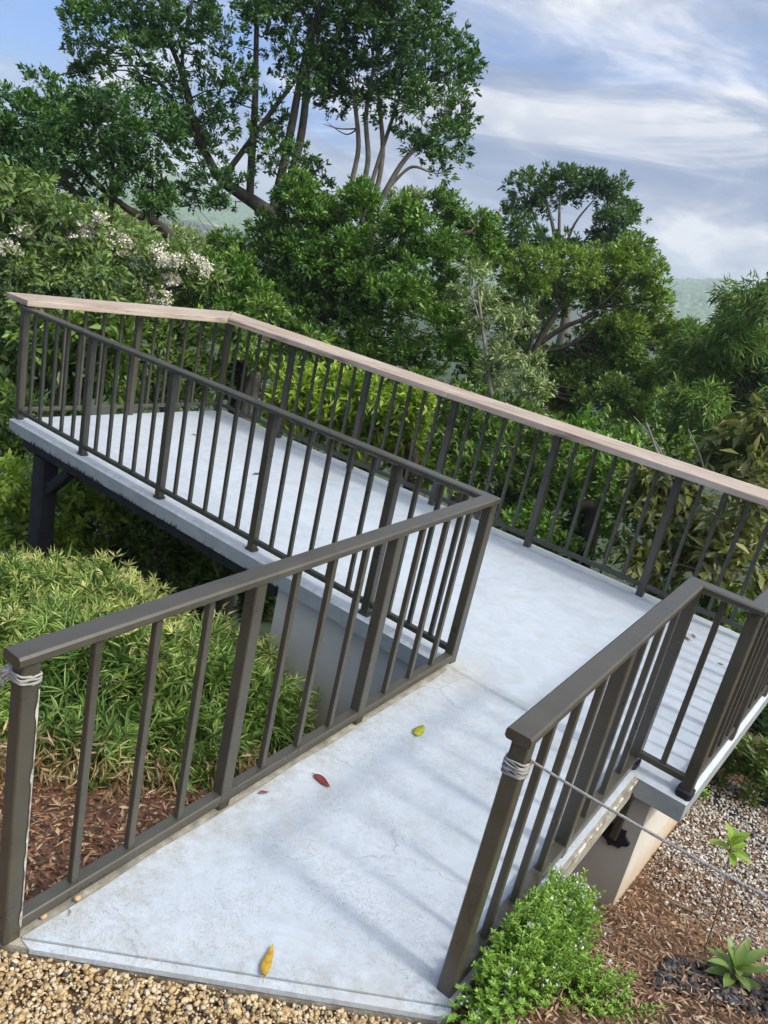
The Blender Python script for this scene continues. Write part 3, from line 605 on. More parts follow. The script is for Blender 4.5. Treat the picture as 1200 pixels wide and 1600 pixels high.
# tall grass blades poking above the hedge, by the slab
mb = []
for i in range(70):
    p0 = np.array([-1.2 - rb.random() * 2.6, -.35 - rb.random() * .35, 0]); p0[2] = -.72 - .16 * max(0, -2.2 - p0[0]); n = 5
    mb.append(leaf_geo(np.repeat(p0[None], n, 0) + rb.normal(size=(n, 3)) * .03, rb.normal(size=(n, 3)) * [.8, .8, .2] + [0, 0, 1.0], rb.normal(size=(n, 3)) + [0, 0, .6], .14 + .16 * rb.random(n), .007 + .006 * rb.random(n), .1, .5))
V, F = merge(mb); link('grass_blades', np_mesh('grass_blades', V, F), BAM, hd)
# ------------------------------------------------------------------ plants right of the ramp
GBR = mat_leaf('bright_shrub_leaf', [(0, (0.087, 0.189, 0.028)), (0.4, (0.174, 0.338, 0.042)), (0.75, (0.304, 0.486, 0.077)), (1, (0.464, 0.608, 0.14))], .35, .45, .3, 9)
LIL = mat_plain('lilac_petal', [(0, (.36, .33, .55)), (.6, (.6, .57, .74)), (1, (.82, .8, .86))], 30, .6, 0, island=True)
STEM = mat_plain('green_stem', [(.3, (.06, .09, .02)), (.7, (.13, .15, .05))], 20, .7, 0)
BRN = mat_plain('brown_stem', [(.3, (.10, .065, .04)), (.7, (.22, .16, .1))], 20, .8, .2)
def herb(name, label, centre, spread, height, nst, leafL, leafW, flowers, seed, cat='shrub', lmat=None):
    r = np.random.default_rng(seed); c0 = np.array(centre, float); zb = float(ground_z(c0[0], c0[1])); root = empty(name, (c0[0], c0[1], zb), label, cat)
    LV, FL_, mb = [], [], MB()
    for i in range(nst):
        a, q = r.random() * 2 * PI, math.sqrt(r.random()); bx, by = c0[0] + math.cos(a) * q * spread[0] * .6, c0[1] + math.sin(a) * q * spread[1] * .6
        tipq = .035 if name == 'flowering_shrub' else 0
        if tipq and bx < railR(by)[0] + .085: continue
        z0 = float(ground_z(bx, by)); h = height * (1 - .5 * q * q) * (.75 + .35 * r.random()); tipx = bx + math.cos(a) * q * spread[0] * .45 + r.normal() * .03; tipy = by + math.sin(a) * q * spread[1] * .45 + r.normal() * .03
        tipx = max(tipx, railR(tipy)[0] + .05) if tipq else tipx
        top = np.array([tipx, tipy, zb + h]); pts = [np.array([bx, by, z0 - .02]), np.array([(bx * .6 + tipx * .4), (by * .6 + tipy * .4), (z0 + zb + h) / 2]), top]; mb.tube(pts, [.003, .0025, .0012], 4)
        nl = int(34 * h / .3) + 10; s = r.random(nl) ** .7; P = (1 - s)[:, None] * pts[1] + s[:, None] * top; low = s < .15; P[low] = pts[0] + (pts[1] - pts[0]) * r.random((int(low.sum()), 1))
        aa = r.random(nl) * 2 * PI; A = np.column_stack([np.cos(aa), np.sin(aa), .45 + .6 * r.random(nl)]); LV.append(leaf_geo(P, A, np.column_stack([-np.cos(aa) * .4, -np.sin(aa) * .4, np.ones(nl)]) + .3 * r.normal(size=(nl, 3)), leafL * (.6 + .7 * r.random(nl)), leafW * (.7 + .6 * r.random(nl)), .15, .2))
        if r.random() < flowers:
            nf = r.integers(3, 8); Pf = top + r.normal(size=(nf, 3)) * .010; FL_.append(leaf_geo(Pf, r.normal(size=(nf, 3)) + [0, 0, .4], r.normal(size=(nf, 3)) + [0, 0, 1], .008 + .006 * r.random(nf), .006 + .004 * r.random(nf), .1, .1))
    V, F = merge(LV); link('foliage', np_mesh('foliage', V, F), lmat or GBR, root); mb.build('stems', STEM, root)
    if FL_: V, F = merge(FL_); link('flowers', np_mesh('flowers', V, F), LIL, root)
    return root
herb('flowering_shrub', 'bright green bushy herb with tiny lilac flowers against the right side of the ramp', (1.29, -1.40), (.14, .46), .37, 620, .018, .006, .10, 21)
herb('low_herb', 'sparser low green herb growing in front of the dark stones', (1.47, -1.22), (.24, .18), .12, 170, .018, .006, 0, 22, 'plant')
h_ = herb('grass_tuft', 'small green tuft at the extreme lower right of the soil bed', (2.12, -.42), (.09, .09), .17, 26, .06, .010, 0, 23, 'plant')
herb('leafy_weed', 'low ferny weed growing at the right corner of the wall behind the chippings', (1.20, 1.50), (.08, .08), .13, 24, .05, .013, 0, 24, 'plant')
BROAD = mat_leaf('broad_leaf', [(0, (.10, .20, .03)), (.5, (.22, .34, .05)), (1, (.45, .46, .06))], .3, .35, .3, 8)
def big_leaves(P, A, Nn, L, W, rng, seg=6, droop=.5):
    """broad smooth leaves with a midrib fold and a drooping tip"""
    Vs, Fs, o = [], [], 0
    for p, a, nn, l, w in zip(P, A, Nn, L, W):
        a = a / np.linalg.norm(a); s = np.cross(a, nn); s /= np.linalg.norm(s); u = np.cross(s, a); v = []
        for i in range(seg + 1):
            t_ = i / seg; wd = w / 2 * math.sin(PI * min(1, .05 + .95 * t_) ** 1.25) ** .75; q = p + a * l * t_ - u * droop * l * t_ * t_ * .6
            v += [q - s * wd + u * wd * .35, q, q + s * wd + u * wd * .35]
        f = [[i * 3 + k, (i + 1) * 3 + k, (i + 1) * 3 + k + 1, i * 3 + k + 1] for i in range(seg) for k in (0, 1)]
        Vs.append(np.array(v)); Fs.append(np.array(f) + o); o += len(v)
    return np.concatenate(Vs), np.concatenate(Fs)
def rosette(name, label, base, top, nl, L, W, seed, mat, elev=(.3, 1.1), stemr=.005, droop=.5, cat='plant', extra=None):
    r = np.random.default_rng(seed); base, top = np.array(base, float), np.array(top, float); root = empty(name, base, label, cat)
    mb = MB(); mid = (base + top) / 2 + np.array([.015, -.01, 0]); mb.tube(smooth_path([base - [0, 0, .02], mid, top], k=5), stemr, 6); mb.build('stem', BRN, root, True)
    aa = np.arange(nl) * 2.4 + r.random(nl) * .6; el = elev[0] + (elev[1] - elev[0]) * np.linspace(0, 1, nl)
    A = np.column_stack([np.cos(aa) * np.cos(el), np.sin(aa) * np.cos(el), np.sin(el)]); Nn = np.column_stack([-np.cos(aa) * np.sin(el), -np.sin(aa) * np.sin(el), np.cos(el)])
    Ps = top + (np.linspace(-1, 0, nl)[:, None]) * (top - base) / max(.01, np.linalg.norm(top - base)) * .05
    for i in range(nl):
        V, F = big_leaves(Ps[i:i + 1], A[i:i + 1], Nn[i:i + 1], [L * (.7 + .45 * r.random())], [W * (.8 + .3 * r.random())], r, 7, droop * (.6 + .8 * r.random()))
        link('leaf', np_mesh('leaf', V, F, True), mat, root)
    return root
def gp(u, v, z0=-.85):
    p = on_z(u, v, z0)
    for _ in range(8): p = on_z(u, v, float(ground_z(p[0], p[1])))
    return p
b0_ = gp(1102, 1482); t0_ = b0_ + np.array([.05, .02, .36]); rosette('broad_leaf_seedling', 'young plant with broad yellow green leaves on a thin bare stem', b0_, at(1143, 1318, np.linalg.norm(t0_ - CAM)), 11, .105, .048, 31, BROAD, (.0, 1.25), .004, .45)
LF_PALE2 = mat_leaf('sapling_leaf', [(0, (.07, .13, .035)), (.5, (.15, .23, .06)), (1, (.32, .38, .16))], .3, .45, .25, 6)
GLS = mat_leaf('strap_leaf', [(0, (.07, .14, .03)), (.5, (.16, .25, .06)), (1, (.30, .36, .12))], .3, .4, .25, 8)
b1_ = gp(1140, 1535); rosette('strap_leaf_seedling', 'low rosette of long green strap leaves in the bark mulch', b1_, b1_ + [0, 0, .07], 20, .15, .042, 32, GLS, (.1, 1.3), .006, .6)
herb('weedy_sapling', 'bushy young sapling with narrow leaves in front of the wire fence', (1.30, 1.80), (.13, .13), .44, 24, .075, .022, 0, 33, 'plant', LF_PALE2)
herb('weedy_sapling', 'pale leaved young sapling beside the dark fence post', (1.52, 1.76), (.10, .12), .46, 26, .07, .024, 0, 34, 'plant', LF_PALE2)
mb = MB(); tw = gp(1030, 1405); tw2 = gp(1105, 1440); mb.tube(smooth_path([tw + [0, 0, .012], (tw + tw2) / 2 + [0, 0, .018], tw2 + [0, 0, .012]], k=5), [.008] * 10 + [.005], 6); tag(mb.build('fallen_twig', BRN, None, True), 'thick brown twig lying across the chippings', 'twig')
# a sprig at the ramp edge
sp = on_y(880, 1372, -.9); rosette('leaf_sprig', 'tiny green sprig growing from the peeling right edge of the ramp', sp - [0, 0, .12], sp, 3, .055, .026, 35, BROAD, (-.5, .6), .0015, .7)
# fence of green wire mesh beyond the platform end
GWIRE = mat_plain('green_wire', [(.3, (.015, .05, .04)), (.7, (.03, .08, .06))], 10, .5, 0)
fz = on_z(1150, 1215, -1.0); fb = np.array([.95, 2.22, -.93]); fe = np.array([2.5, 1.45, -.93]); fd = unit((fe - fb)[None])[0]
fn = empty('mesh_fence', fb, 'green wire mesh fence with a dark post, seen below the right end of the platform', 'fence')
mb = MB(); ln = np.linalg.norm(fe - fb)
for i in range(int(ln / .05)): q = fb + fd * i * .05; mb.tube([q, q + [0, 0, .62]], .003, 4)
for z in np.arange(0, .63, .05): mb.tube([fb + [0, 0, z], fe + [0, 0, z]], .003, 4)
mb.build('wire_mesh', GWIRE, fn)
for k in (.42, .98): mb = MB(); q = fb + fd * ln * k + [0, -.04, -.5]; mb.prism(q, q + [0, 0, 1.65], sqprof(.07), (1, 0, 0)); mb.build('post', BLACK, fn)
mb = MB(); ka = np.array([1.0, 1.76, -.88]); kb_ = np.array([2.4, 1.10, -.88]); mb.prism(ka - [0, 0, .035], kb_ - [0, 0, .035], sqprof(.13, .12, .012), (0, 1, 0)); tag(mb.build('garden_kerb', BLACK), 'dark kerb edging the chippings at the far right', 'kerb')
# ------------------------------------------------------------------ trees
BARK = mat_plain('grey_brown_bark', [(.3, (.06, .055, .045)), (.6, (.14, .13, .108)), (.8, (.25, .24, .21))], 4, .9, .6)
BARKD = mat_plain('dark_bark', [(.3, (.025, .02, .016)), (.7, (.08, .065, .05))], 5, .9, .6)
BARKD2 = mat_plain('brown_bark', [(.3, (.03, .027, .022)), (.6, (.075, .069, .055)), (.8, (.16, .15, .13))], 4, .9, .6)
BARKP = mat_plain('pale_bark', [(.3, (.13, .12, .10)), (.6, (.25, .23, .195)), (.8, (.36, .335, .29))], 4, .9, .5)
LF_DARK = mat_leaf('dark_glossy_leaf', [(0, (0.023, 0.06, 0.019)), (0.4, (0.044, 0.119, 0.029)), (0.75, (0.09, 0.193, 0.037)), (1, (0.187, 0.323, 0.059))], .4, .36, .22, .9, .5)
LF_DARK2 = mat_leaf('dome_leaf', [(0, (0.023, 0.062, 0.02)), (0.4, (0.051, 0.121, 0.033)), (0.75, (0.099, 0.193, 0.044)), (1, (0.194, 0.304, 0.069))], .4, .4, .25, .7)
LF_FLO = mat_leaf('soft_green_leaf', [(0, (0.053, 0.105, 0.031)), (0.4, (0.12, 0.196, 0.054)), (0.75, (0.224, 0.323, 0.092)), (1, (0.404, 0.476, 0.169))], .4, .45, .28, .9)
LF_DEEP = mat_leaf('deep_green_leaf', [(0, (0.036, 0.094, 0.015)), (0.4, (0.074, 0.174, 0.024)), (0.75, (0.153, 0.286, 0.033)), (1, (0.318, 0.445, 0.055))], .4, .38, .22, .9, .5)
LF_MID = mat_leaf('mid_green_leaf', [(0, (0.071, 0.133, 0.024)), (0.4, (0.133, 0.227, 0.034)), (0.75, (0.229, 0.346, 0.048)), (1, (0.406, 0.519, 0.084))], .4, .42, .25, .8)
LF_PALE = mat_leaf('pale_olive_leaf', [(0, (0.088, 0.133, 0.052)), (0.4, (0.173, 0.246, 0.09)), (0.75, (0.328, 0.405, 0.164)), (1, (0.518, 0.597, 0.282))], .35, .45, .25, .8)
LF_LIME = mat_leaf('lime_leaf', [(0, (0.085, 0.173, 0.02)), (0.4, (0.194, 0.321, 0.034)), (0.75, (0.352, 0.469, 0.053)), (1, (0.51, 0.593, 0.106))], .4, .42, .3, 1.5)
LF_FEA = mat_leaf('feathery_leaf', [(0, (0.056, 0.116, 0.028)), (0.4, (0.11, 0.201, 0.046)), (0.75, (0.203, 0.321, 0.063)), (1, (0.376, 0.481, 0.101))], .4, .5, .25, .6, .3)
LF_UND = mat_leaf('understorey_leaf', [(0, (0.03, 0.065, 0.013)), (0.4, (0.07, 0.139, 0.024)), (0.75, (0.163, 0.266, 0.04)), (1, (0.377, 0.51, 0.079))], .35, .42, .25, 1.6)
LF_YEL = mat_leaf('yellowing_leaf', [(0, (0.043, 0.07, 0.018)), (0.35, (0.095, 0.13, 0.03)), (0.7, (0.19, 0.2, 0.05)), (0.93, (0.285, 0.25, 0.06)), (1, (0.285, 0.14, 0.05))], .3, .45, .28, 1.4)
FLW = mat_plain('cream_blossom', [(0, (.46, .42, .30)), (.5, (.68, .64, .52)), (1, (.82, .8, .72))], 10, .8, 0, island=True)
NTREE = [0]
def tree(name, label, cat, D, lobes, trunks, mat, bark, leaf, dens=1.0, group=None, jit=.10, seed=0, up=.35, per=14, spread=.9, droop=0, flowers=None, limbs=True, shell=(.55, 1.05), bottom=-.5, base=None, sub=True, fmat=None):
    """lobes: (u, v, radius in photo px[, distance factor]) at about distance D; trunks: lists of (u, v, radius m[, distance factor])"""
    r = np.random.default_rng(100 + NTREE[0] + seed); NTREE[0] += 1; L, W = leaf; parts = []; cents = []
    for lb in lobes:
        u, v, rp = lb[:3]; k = lb[3] if len(lb) > 3 else 1 + jit * (r.random() * 2 - 1); d = D * k; c = at(u, v, d); R = rp * d / FPX
        cents.append((c, R)); cnt = max(6, int(dens * 13 * R * R * 4 / (L * W * per) * .5)); 
        if sub:
            ns = 9; dirs = unit(r.normal(size=(ns, 3)) + [0, 0, .25])
            for dv in dirs:
                q = R * (.36 + .2 * r.random()); parts.append(tufts(c + dv * R * (.62 + .2 * r.random()), (q, q, q * .8), max(4, int(cnt / ns * .95)), per, L, W, r, up, spread, (.45, 1.05), bottom, droop))
            parts.append(tufts(c, (R * .6, R * .6, R * .6), int(cnt * .22), per, L, W, r, up, spread, shell, bottom, droop))
        else: parts.append(tufts(c, (R * (.95 + .2 * r.random()), R * (.95 + .2 * r.random()) , R * .92), cnt, per, L, W, r, up, spread, shell, bottom, droop))
    cc = np.array([c for c, _ in cents]); tl = []
    for tk in trunks: tl.append(([at(q[0], q[1], D * (q[3] if len(q) > 3 else 1)) for q in tk], [q[2] for q in tk]))
    if base is None: b = tl[0][0][0].copy() if tl else cc[np.argmin(cc[:, 2])].copy()
    else: b = at(base[0], base[1], D)
    root_z = float(ground_z(b[0], b[1])); root = empty(name, (b[0], b[1], root_z), label, cat, group)
    V, F = merge(parts); link('crown', np_mesh('crown', V, F), mat, root)
    mb = MB(); lb_ = MB()
    if tl:
        p0, r0 = tl[0][0][0], tl[0][1][0]
        if p0[2] > root_z: tl[0] = ([np.array([p0[0] + .1, p0[1] + .1, root_z - .2])] + tl[0][0], [r0 * 1.3] + tl[0][1])
    else: tl = [([np.array([b[0], b[1], root_z - .2]), (b + cc.mean(0)) / 2 * [1, 1, 1] + [.1, 0, 0], cc.mean(0)], [.12, .09, .05])]
    nodes = []
    for pts, rads in tl:
        sp_, sr = smooth_path(pts, rads, 6); mb.tube(sp_, sr, 9); nodes += [(p, q) for p, q in zip(sp_, sr)]
    mb.build('trunk', bark, root, True)
    if limbs:
        NP = np.array([p for p, _ in nodes]); NR = [q for _, q in nodes]
        for c, R in cents:
            for q in range(2):
                tgt = c + r.normal(size=3) * R * .55; dd = np.linalg.norm(NP - tgt, axis=1) + 1.2 * np.maximum(0, NP[:, 2] - tgt[2]); i = int(np.argmin(dd)); s = NP[i]; ln = np.linalg.norm(tgt - s)
                if ln < .1: continue
                md = s + (tgt - s) * .5 + r.normal(size=3) * ln * .08 - np.array([0, 0, ln * .06]); r0 = min(NR[i] * .6, .008 + .010 * ln); sp_, sr = smooth_path([s, md, tgt], [r0, r0 * .65, r0 * .2], 5); lb_.tube(sp_, sr, 5)
        lb_.build('branches', bark, root, True)
    if flowers:
        fp = []
        for (u, v, rp) in flowers:
            c = at(u, v, D * (.93 + .05 * r.random())); R = rp * D / FPX; n = int(430 * (rp / 20) ** 2) + 60
            cl = c + unit(r.normal(size=(12, 3))) * R * r.random((12, 1)) ** .5; P = cl[r.integers(0, 12, n)] + r.normal(size=(n, 3)) * R * [.24, .24, .13]
            fp.append(leaf_geo(P, r.normal(size=(n, 3)) + [0, 0, .5], r.normal(size=(n, 3)) + [0, 0, 1], .020 + .028 * r.random(n), .016 + .018 * r.random(n), .15, .1))
        V, F = merge(fp); link('blossom', np_mesh('blossom', V, F), FLW, root)
    return root
# tall tree, left centre: leaning limb with many upright stems
tree('tall_tree', 'tall dark tree with a thick leaning limb and upright stems, top left of the view', 'tree', 17,
     [(130,52,38),(185,35,52),(240,15,58),(300,5,55),(215,78,36),(150,98,24),(128,122,15),(128,20,22),(265,60,40),(335,55,34),(345,95,36),(300,150,48),(345,195,52),(305,225,34),(380,140,28),(428,190,34),(335,270,42),(300,305,22),(412,235,36),(450,262,38),(492,285,34),(345,318,17),(270,205,30),(225,130,22),(400,45,30),(460,40,50),(510,50,48),(480,110,44),(425,5,45),(440,95,26),(515,105,40),(380,-30,60),(250,-40,60),(480,-45,60)],
     [[(470,520,.19),(448,420,.18),(432,348,.16),(405,322,.14),(372,300,.115),(345,280,.10),(322,240,.075),(300,180,.06),(282,110,.05),(262,60,.04),(240,10,.03)],
      [(390,312,.08),(393,250,.075),(398,170,.065),(400,80,.05),(402,-10,.04)],
      [(425,335,.10),(440,270,.085),(455,200,.08),(470,120,.065),(490,30,.05)],
      [(438,330,.10),(462,250,.085),(475,180,.075),(482,90,.06),(500,0,.04)],
      [(345,282,.06),(380,235,.055),(420,180,.045),(465,120,.035),(490,75,.025)],
      [(322,240,.05),(290,190,.04),(250,130,.035),(215,85,.025)],
      [(300,160,.04),(285,100,.035),(290,50,.03),(300,0,.02)],
      [(432,348,.05),(420,352,.045),(405,378,.035),(385,384,.025),(355,378,.012)]],
     LF_DARK, BARKD2, (.092, .042), .42, seed=1, jit=.07)
tree('tall_tree', 'tall tree with a bare lower trunk of pale stems and rounded dark crown, top centre', 'tree', 17.5,
     [(560,30,56),(620,20,56),(675,15,36),(600,85,58),(660,95,55),(712,92,36),(560,130,48),(520,160,38),(615,150,48),(675,165,40),(712,178,30),(690,235,42),(722,215,22),(655,215,24),(725,128,20),(640,-40,60),(560,-40,60),(505,100,30)],
     [[(575,420,.16),(572,360,.14),(565,310,.06),(575,250,.055),(572,180,.045),(585,100,.035)],[(572,350,.06),(548,305,.055),(560,230,.05),(553,150,.04)],[(574,350,.06),(588,300,.055),(598,235,.05),(592,160,.04)],[(574,360,.07),(602,300,.06),(632,250,.05),(668,215,.035),(695,190,.02)],[(602,300,.035),(640,262,.03),(670,268,.02)],[(572,350,.05),(580,290,.045),(605,210,.04),(625,150,.03)]],
     LF_DARK, BARKP, (.092, .042), .62, seed=2, jit=.06)
tree('tree', 'low spreading dark tree whose crooked stems show at the left edge', 'tree', 14.5,
     [(40,185,52),(15,240,42),(95,165,46),(70,235,56),(140,215,56),(175,175,50),(210,215,58),(180,265,46),(250,225,46),(240,290,30),(115,285,34),(262,318,18),(40,275,36),(232,325,14),(-30,210,50)],
     [[(275,470,.10),(268,385,.095),(258,362,.085),(235,345,.075),(205,330,.06),(165,300,.05),(120,255,.035)],[(160,420,.06),(150,352,.055),(115,300,.05),(80,250,.03)],[(172,400,.05),(173,352,.048),(175,280,.04),(178,200,.025)],[(240,348,.03),(236,310,.025),(240,270,.015)],[(245,352,.03),(248,315,.02),(246,280,.012)],[(160,352,.03),(135,300,.025),(110,270,.015)]],
     LF_DARK, BARKD, (.085, .040), .72, seed=3, jit=.07)
tree('dense_tree', 'broad dense deep green tree filling the middle behind the timber topped railing', 'tree', 14,
     [(470,325,44),(515,360,50),(425,398,52),(365,410,44),(475,430,62),(560,420,62),(610,385,44),(560,335,42),(640,350,34),(700,340,36),(745,355,30),(765,375,22),(680,385,40),(620,460,56),(540,500,62),(450,490,56),(380,460,54),(605,545,52),(680,470,46),(660,555,36),(722,565,32),(330,425,38),(335,490,46),(735,398,30),(755,590,22),(700,520,40),(580,590,50),(500,570,55),(420,560,50),(650,620,40)],
     [[(470,640,.2),(480,520,.17),(520,430,.12),(540,380,.08)],[(500,500,.09),(590,420,.075),(640,388,.06),(690,374,.045),(735,362,.03)],[(640,388,.03),(690,392,.025),(735,420,.015)]],
     LF_DEEP, BARKD, (.080, .036), 1.5, seed=4, jit=.09)
tree('dome_tree', 'distant tree with a rounded dome on slim pale stems, right of centre', 'tree', 24,
     [(822,300,32),(870,285,30),(915,298,34),(955,312,34),(968,350,30),(945,372,24),(838,325,22),(800,322,14),(808,362,28),(800,390,22),(850,385,26),(890,392,24),(930,395,28),(975,385,22),(985,330,14)],
     [[(880,520,.14),(876,440,.10),(872,400,.07),(862,345,.045),(850,300,.02)],[(874,410,.05),(874,340,.04),(876,285,.015)],[(876,410,.05),(898,350,.035),(935,305,.014)],[(872,405,.045),(845,365,.032),(828,315,.012)],[(878,415,.045),(905,390,.035),(930,350,.025),(952,315,.012)]],
     LF_DARK2, BARK, (.115, .052), .95, seed=5, jit=.05, fmat=None)
tree('spreading_tree', 'broad mid green tree with dark forked limbs under its canopy, right of centre', 'tree', 18,
     [(835,435,38),(890,425,46),(945,425,44),(990,412,36),(1018,440,26),(1012,475,32),(870,475,34),(950,485,44),(990,530,44),(1040,525,28),(930,560,50),(985,590,38),(940,640,46),(880,615,36),(1000,640,26),(820,410,20),(1055,560,18),(895,665,40),(1030,590,22),(905,595,36),(850,600,34),(870,570,26),(965,555,36),(820,660,34),(808,450,30,1.12),(796,500,30,1.12),(812,550,32,1.1),(785,420,24,1.12),(840,500,24,1.12),(770,470,26,1.12)],
     [[(815,640,.12),(825,580,.10),(842,535,.08),(862,500,.06),(885,460,.035)],[(845,535,.065),(880,512,.055),(915,497,.042),(935,480,.025)],[(838,548,.055),(875,545,.045),(920,522,.035),(938,500,.02)],[(825,580,.05),(835,510,.04),(850,480,.02)]],
     LF_MID, BARKD, (.085, .040), 1.4, seed=6, jit=.07, per=12)
tree('pale_tree', 'pale grey green tree with loose drooping leaves between the two dense trees', 'tree', 12.5,
     [(742,432,22),(758,478,28),(800,510,28),(785,560,34),(822,604,32),(742,520,22),(712,460,14),(770,608,28),(836,566,14)],
     [[(770,700,.05),(765,600,.035),(755,520,.024),(745,440,.012)],[(765,600,.022),(800,530,.015),(815,490,.008)],[(755,520,.016),(735,450,.010),(728,400,.005)]],
     LF_PALE, BARKP, (.095, .030), .85, seed=7, jit=.06, per=9, droop=.35, shell=(.3, 1.1))
tree('feathery_tree', 'dark feathery tree with drooping fern like sprays at the right edge', 'tree', 17,
     [(1160,485,40),(1200,475,40),(1135,530,44),(1190,555,56),(1110,590,46),(1165,630,56),(1085,640,40),(1220,620,50),(1060,690,36),(1130,700,50),(1078,560,30),(1200,700,45)],
     [[(1180,760,.16),(1175,660,.13),(1170,560,.09),(1175,490,.04)],[(1172,620,.06),(1130,560,.04),(1105,530,.02)],[(1174,600,.06),(1200,540,.04)]],
     LF_FEA, BARKD, (.16, .026), 1.1, seed=8, jit=.09, per=16, droop=.45, spread=1.0, up=.1)
tree('background_tree', 'rounded bluish green tree far back in the gap below the hills', 'tree', 30,
     [(1070,550,38),(1110,555,34),(1050,600,44),(1095,610,44),(1030,660,40)], [[(1070,720,.2),(1072,620,.15),(1075,560,.06)]], LF_FEA, BARKD, (.26, .09), 1.0, seed=9)
tree('background_tree', 'pale far tree seen through the gap under the tall trees', 'tree', 34,
     [(300,390,26),(330,398,24),(270,380,26),(210,360,24),(180,345,26),(345,412,22),(620,330,26),(595,345,24),(650,320,16),(230,385,26)], [[(290,470,.18),(292,420,.14),(295,395,.06)]], LF_PALE, BARKD, (.26, .08), .9, seed=10, limbs=False)
tree('flowering_tree', 'spreading tree dotted with cream blossom at the left, behind the timber plank', 'tree', 11,
     [(40,305,40),(15,355,46),(100,362,46),(160,378,46),(60,420,54),(145,430,54),(215,415,48),(270,418,34),(295,448,34),(225,465,40),(20,440,50),(330,440,20),(-20,300,40),(15,290,30)],
     [[(120,620,.12),(130,520,.11),(150,450,.08),(190,420,.05)],[(135,520,.06),(175,478,.05),(215,450,.03)],[(130,500,.06),(70,430,.05),(30,370,.03)]],
     LF_FLO, BARKD, (.105, .038), .95, seed=11, jit=.06, droop=.25, up=.15, per=10,
     flowers=[(105,356,16),(125,362,12),(150,360,14),(172,366,14),(185,385,14),(205,385,14),(225,393,15),(250,400,16),(275,408,16),(300,410,15),(318,415,14),(40,362,12),(70,400,12),(75,432,14),(40,420,14),(15,390,14),(250,465,16),(265,440,14),(230,468,14),(60,435,12),(20,330,8),(100,340,8),(155,340,8)])
for lab, D, lobes, mat, leaf, sd in [
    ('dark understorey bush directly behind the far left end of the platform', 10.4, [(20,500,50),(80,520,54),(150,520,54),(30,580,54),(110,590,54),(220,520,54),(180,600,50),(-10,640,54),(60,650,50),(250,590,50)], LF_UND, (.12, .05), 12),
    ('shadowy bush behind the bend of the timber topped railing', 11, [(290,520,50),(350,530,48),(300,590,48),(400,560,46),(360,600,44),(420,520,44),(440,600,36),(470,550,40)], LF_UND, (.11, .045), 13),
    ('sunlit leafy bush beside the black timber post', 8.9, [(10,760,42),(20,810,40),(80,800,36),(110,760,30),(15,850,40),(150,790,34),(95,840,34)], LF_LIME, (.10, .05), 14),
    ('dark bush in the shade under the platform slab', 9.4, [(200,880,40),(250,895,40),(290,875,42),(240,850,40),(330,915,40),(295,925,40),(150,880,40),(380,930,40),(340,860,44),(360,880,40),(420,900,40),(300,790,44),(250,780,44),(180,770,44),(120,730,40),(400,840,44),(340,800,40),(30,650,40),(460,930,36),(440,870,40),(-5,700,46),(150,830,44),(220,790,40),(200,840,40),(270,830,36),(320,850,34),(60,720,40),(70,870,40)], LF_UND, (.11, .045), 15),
    ('dark green bush filling the gap beyond the railing under the spreading trees', 12.5, [(560,620,50),(640,650,50),(720,660,50),(800,680,50),(880,700,50),(960,700,50),(1030,720,46),(1000,780,50),(840,760,50),(700,740,50),(920,780,50),(600,700,46),(480,640,44),(420,660,44)], LF_UND, (.12, .055), 25),
    ('lime green bush with long arching leaves seen through the railing', 9.6, [(470,625,36),(520,618,40),(565,620,34),(440,650,30),(500,665,40),(560,665,40),(610,655,32),(640,680,36),(600,705,36),(660,720,32),(540,705,36),(690,740,24),(648,640,20)], LF_LIME, (.17, .042), 16),
    ('fine leaved olive bush behind the middle of the timber topped railing', 8.3, [(725,640,36),(760,680,40),(710,690,36),(790,730,42),(740,740,40),(830,690,36),(850,760,42),(800,780,40),(690,700,30),(880,720,36)], LF_UND, (.075, .028), 17),
    ('glossy dark bush below the railing, left of the yellowing shrub', 7.9, [(900,700,40),(930,760,44),(880,800,44),(960,720,36),(830,830,40),(920,850,44),(980,800,40),(870,860,36),(800,830,32)], LF_DEEP, (.085, .04), 18)]:
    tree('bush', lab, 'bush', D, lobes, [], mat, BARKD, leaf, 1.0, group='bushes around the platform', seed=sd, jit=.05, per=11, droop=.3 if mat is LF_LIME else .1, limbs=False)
tree('yellowing_shrub', 'straggly shrub with large yellowing leaves and bare twigs behind the right railing', 'bush', 7.4,
     [(1060,760,36),(1110,740,40),(1160,700,40),(1190,660,26),(1180,760,46),(1030,820,40),(1090,820,46),(1150,830,46),(1010,760,26),(1060,880,44),(1130,900,46),(1190,860,46),(1000,880,36),(1210,720,40)],
     [[(1120,1020,.05),(1110,920,.04),(1080,830,.03),(1040,740,.018),(1010,660,.006)],[(1110,920,.03),(1150,800,.022),(1175,700,.014),(1185,650,.006)],[(1080,830,.015),(1100,740,.01),(1075,670,.004)],[(1090,850,.012),(1040,870,.01),(1100,890,.009),(1115,860,.006)],[(1050,760,.012),(1030,700,.007),(990,650,.003)]],
     LF_YEL, BARKP, (.115, .050), .62, seed=19, jit=.07, per=7, droop=.5, shell=(.2, 1.1), up=0)
tree('bush', 'dark bush in the shade right of the platform end, behind the mesh fence', 'bush', 7.5, [(1180,1000,44),(1210,950,44),(1180,1050,36),(1215,1080,44),(1140,1010,34),(1110,960,40),(1050,960,40),(1190,1105,26,.88),(1155,1115,22,.88),(1215,1140,30,.87),(1230,1100,34,.88)], [], LF_UND, BARKD, (.09, .038), 1.0, group='bushes around the platform', seed=20, limbs=False)
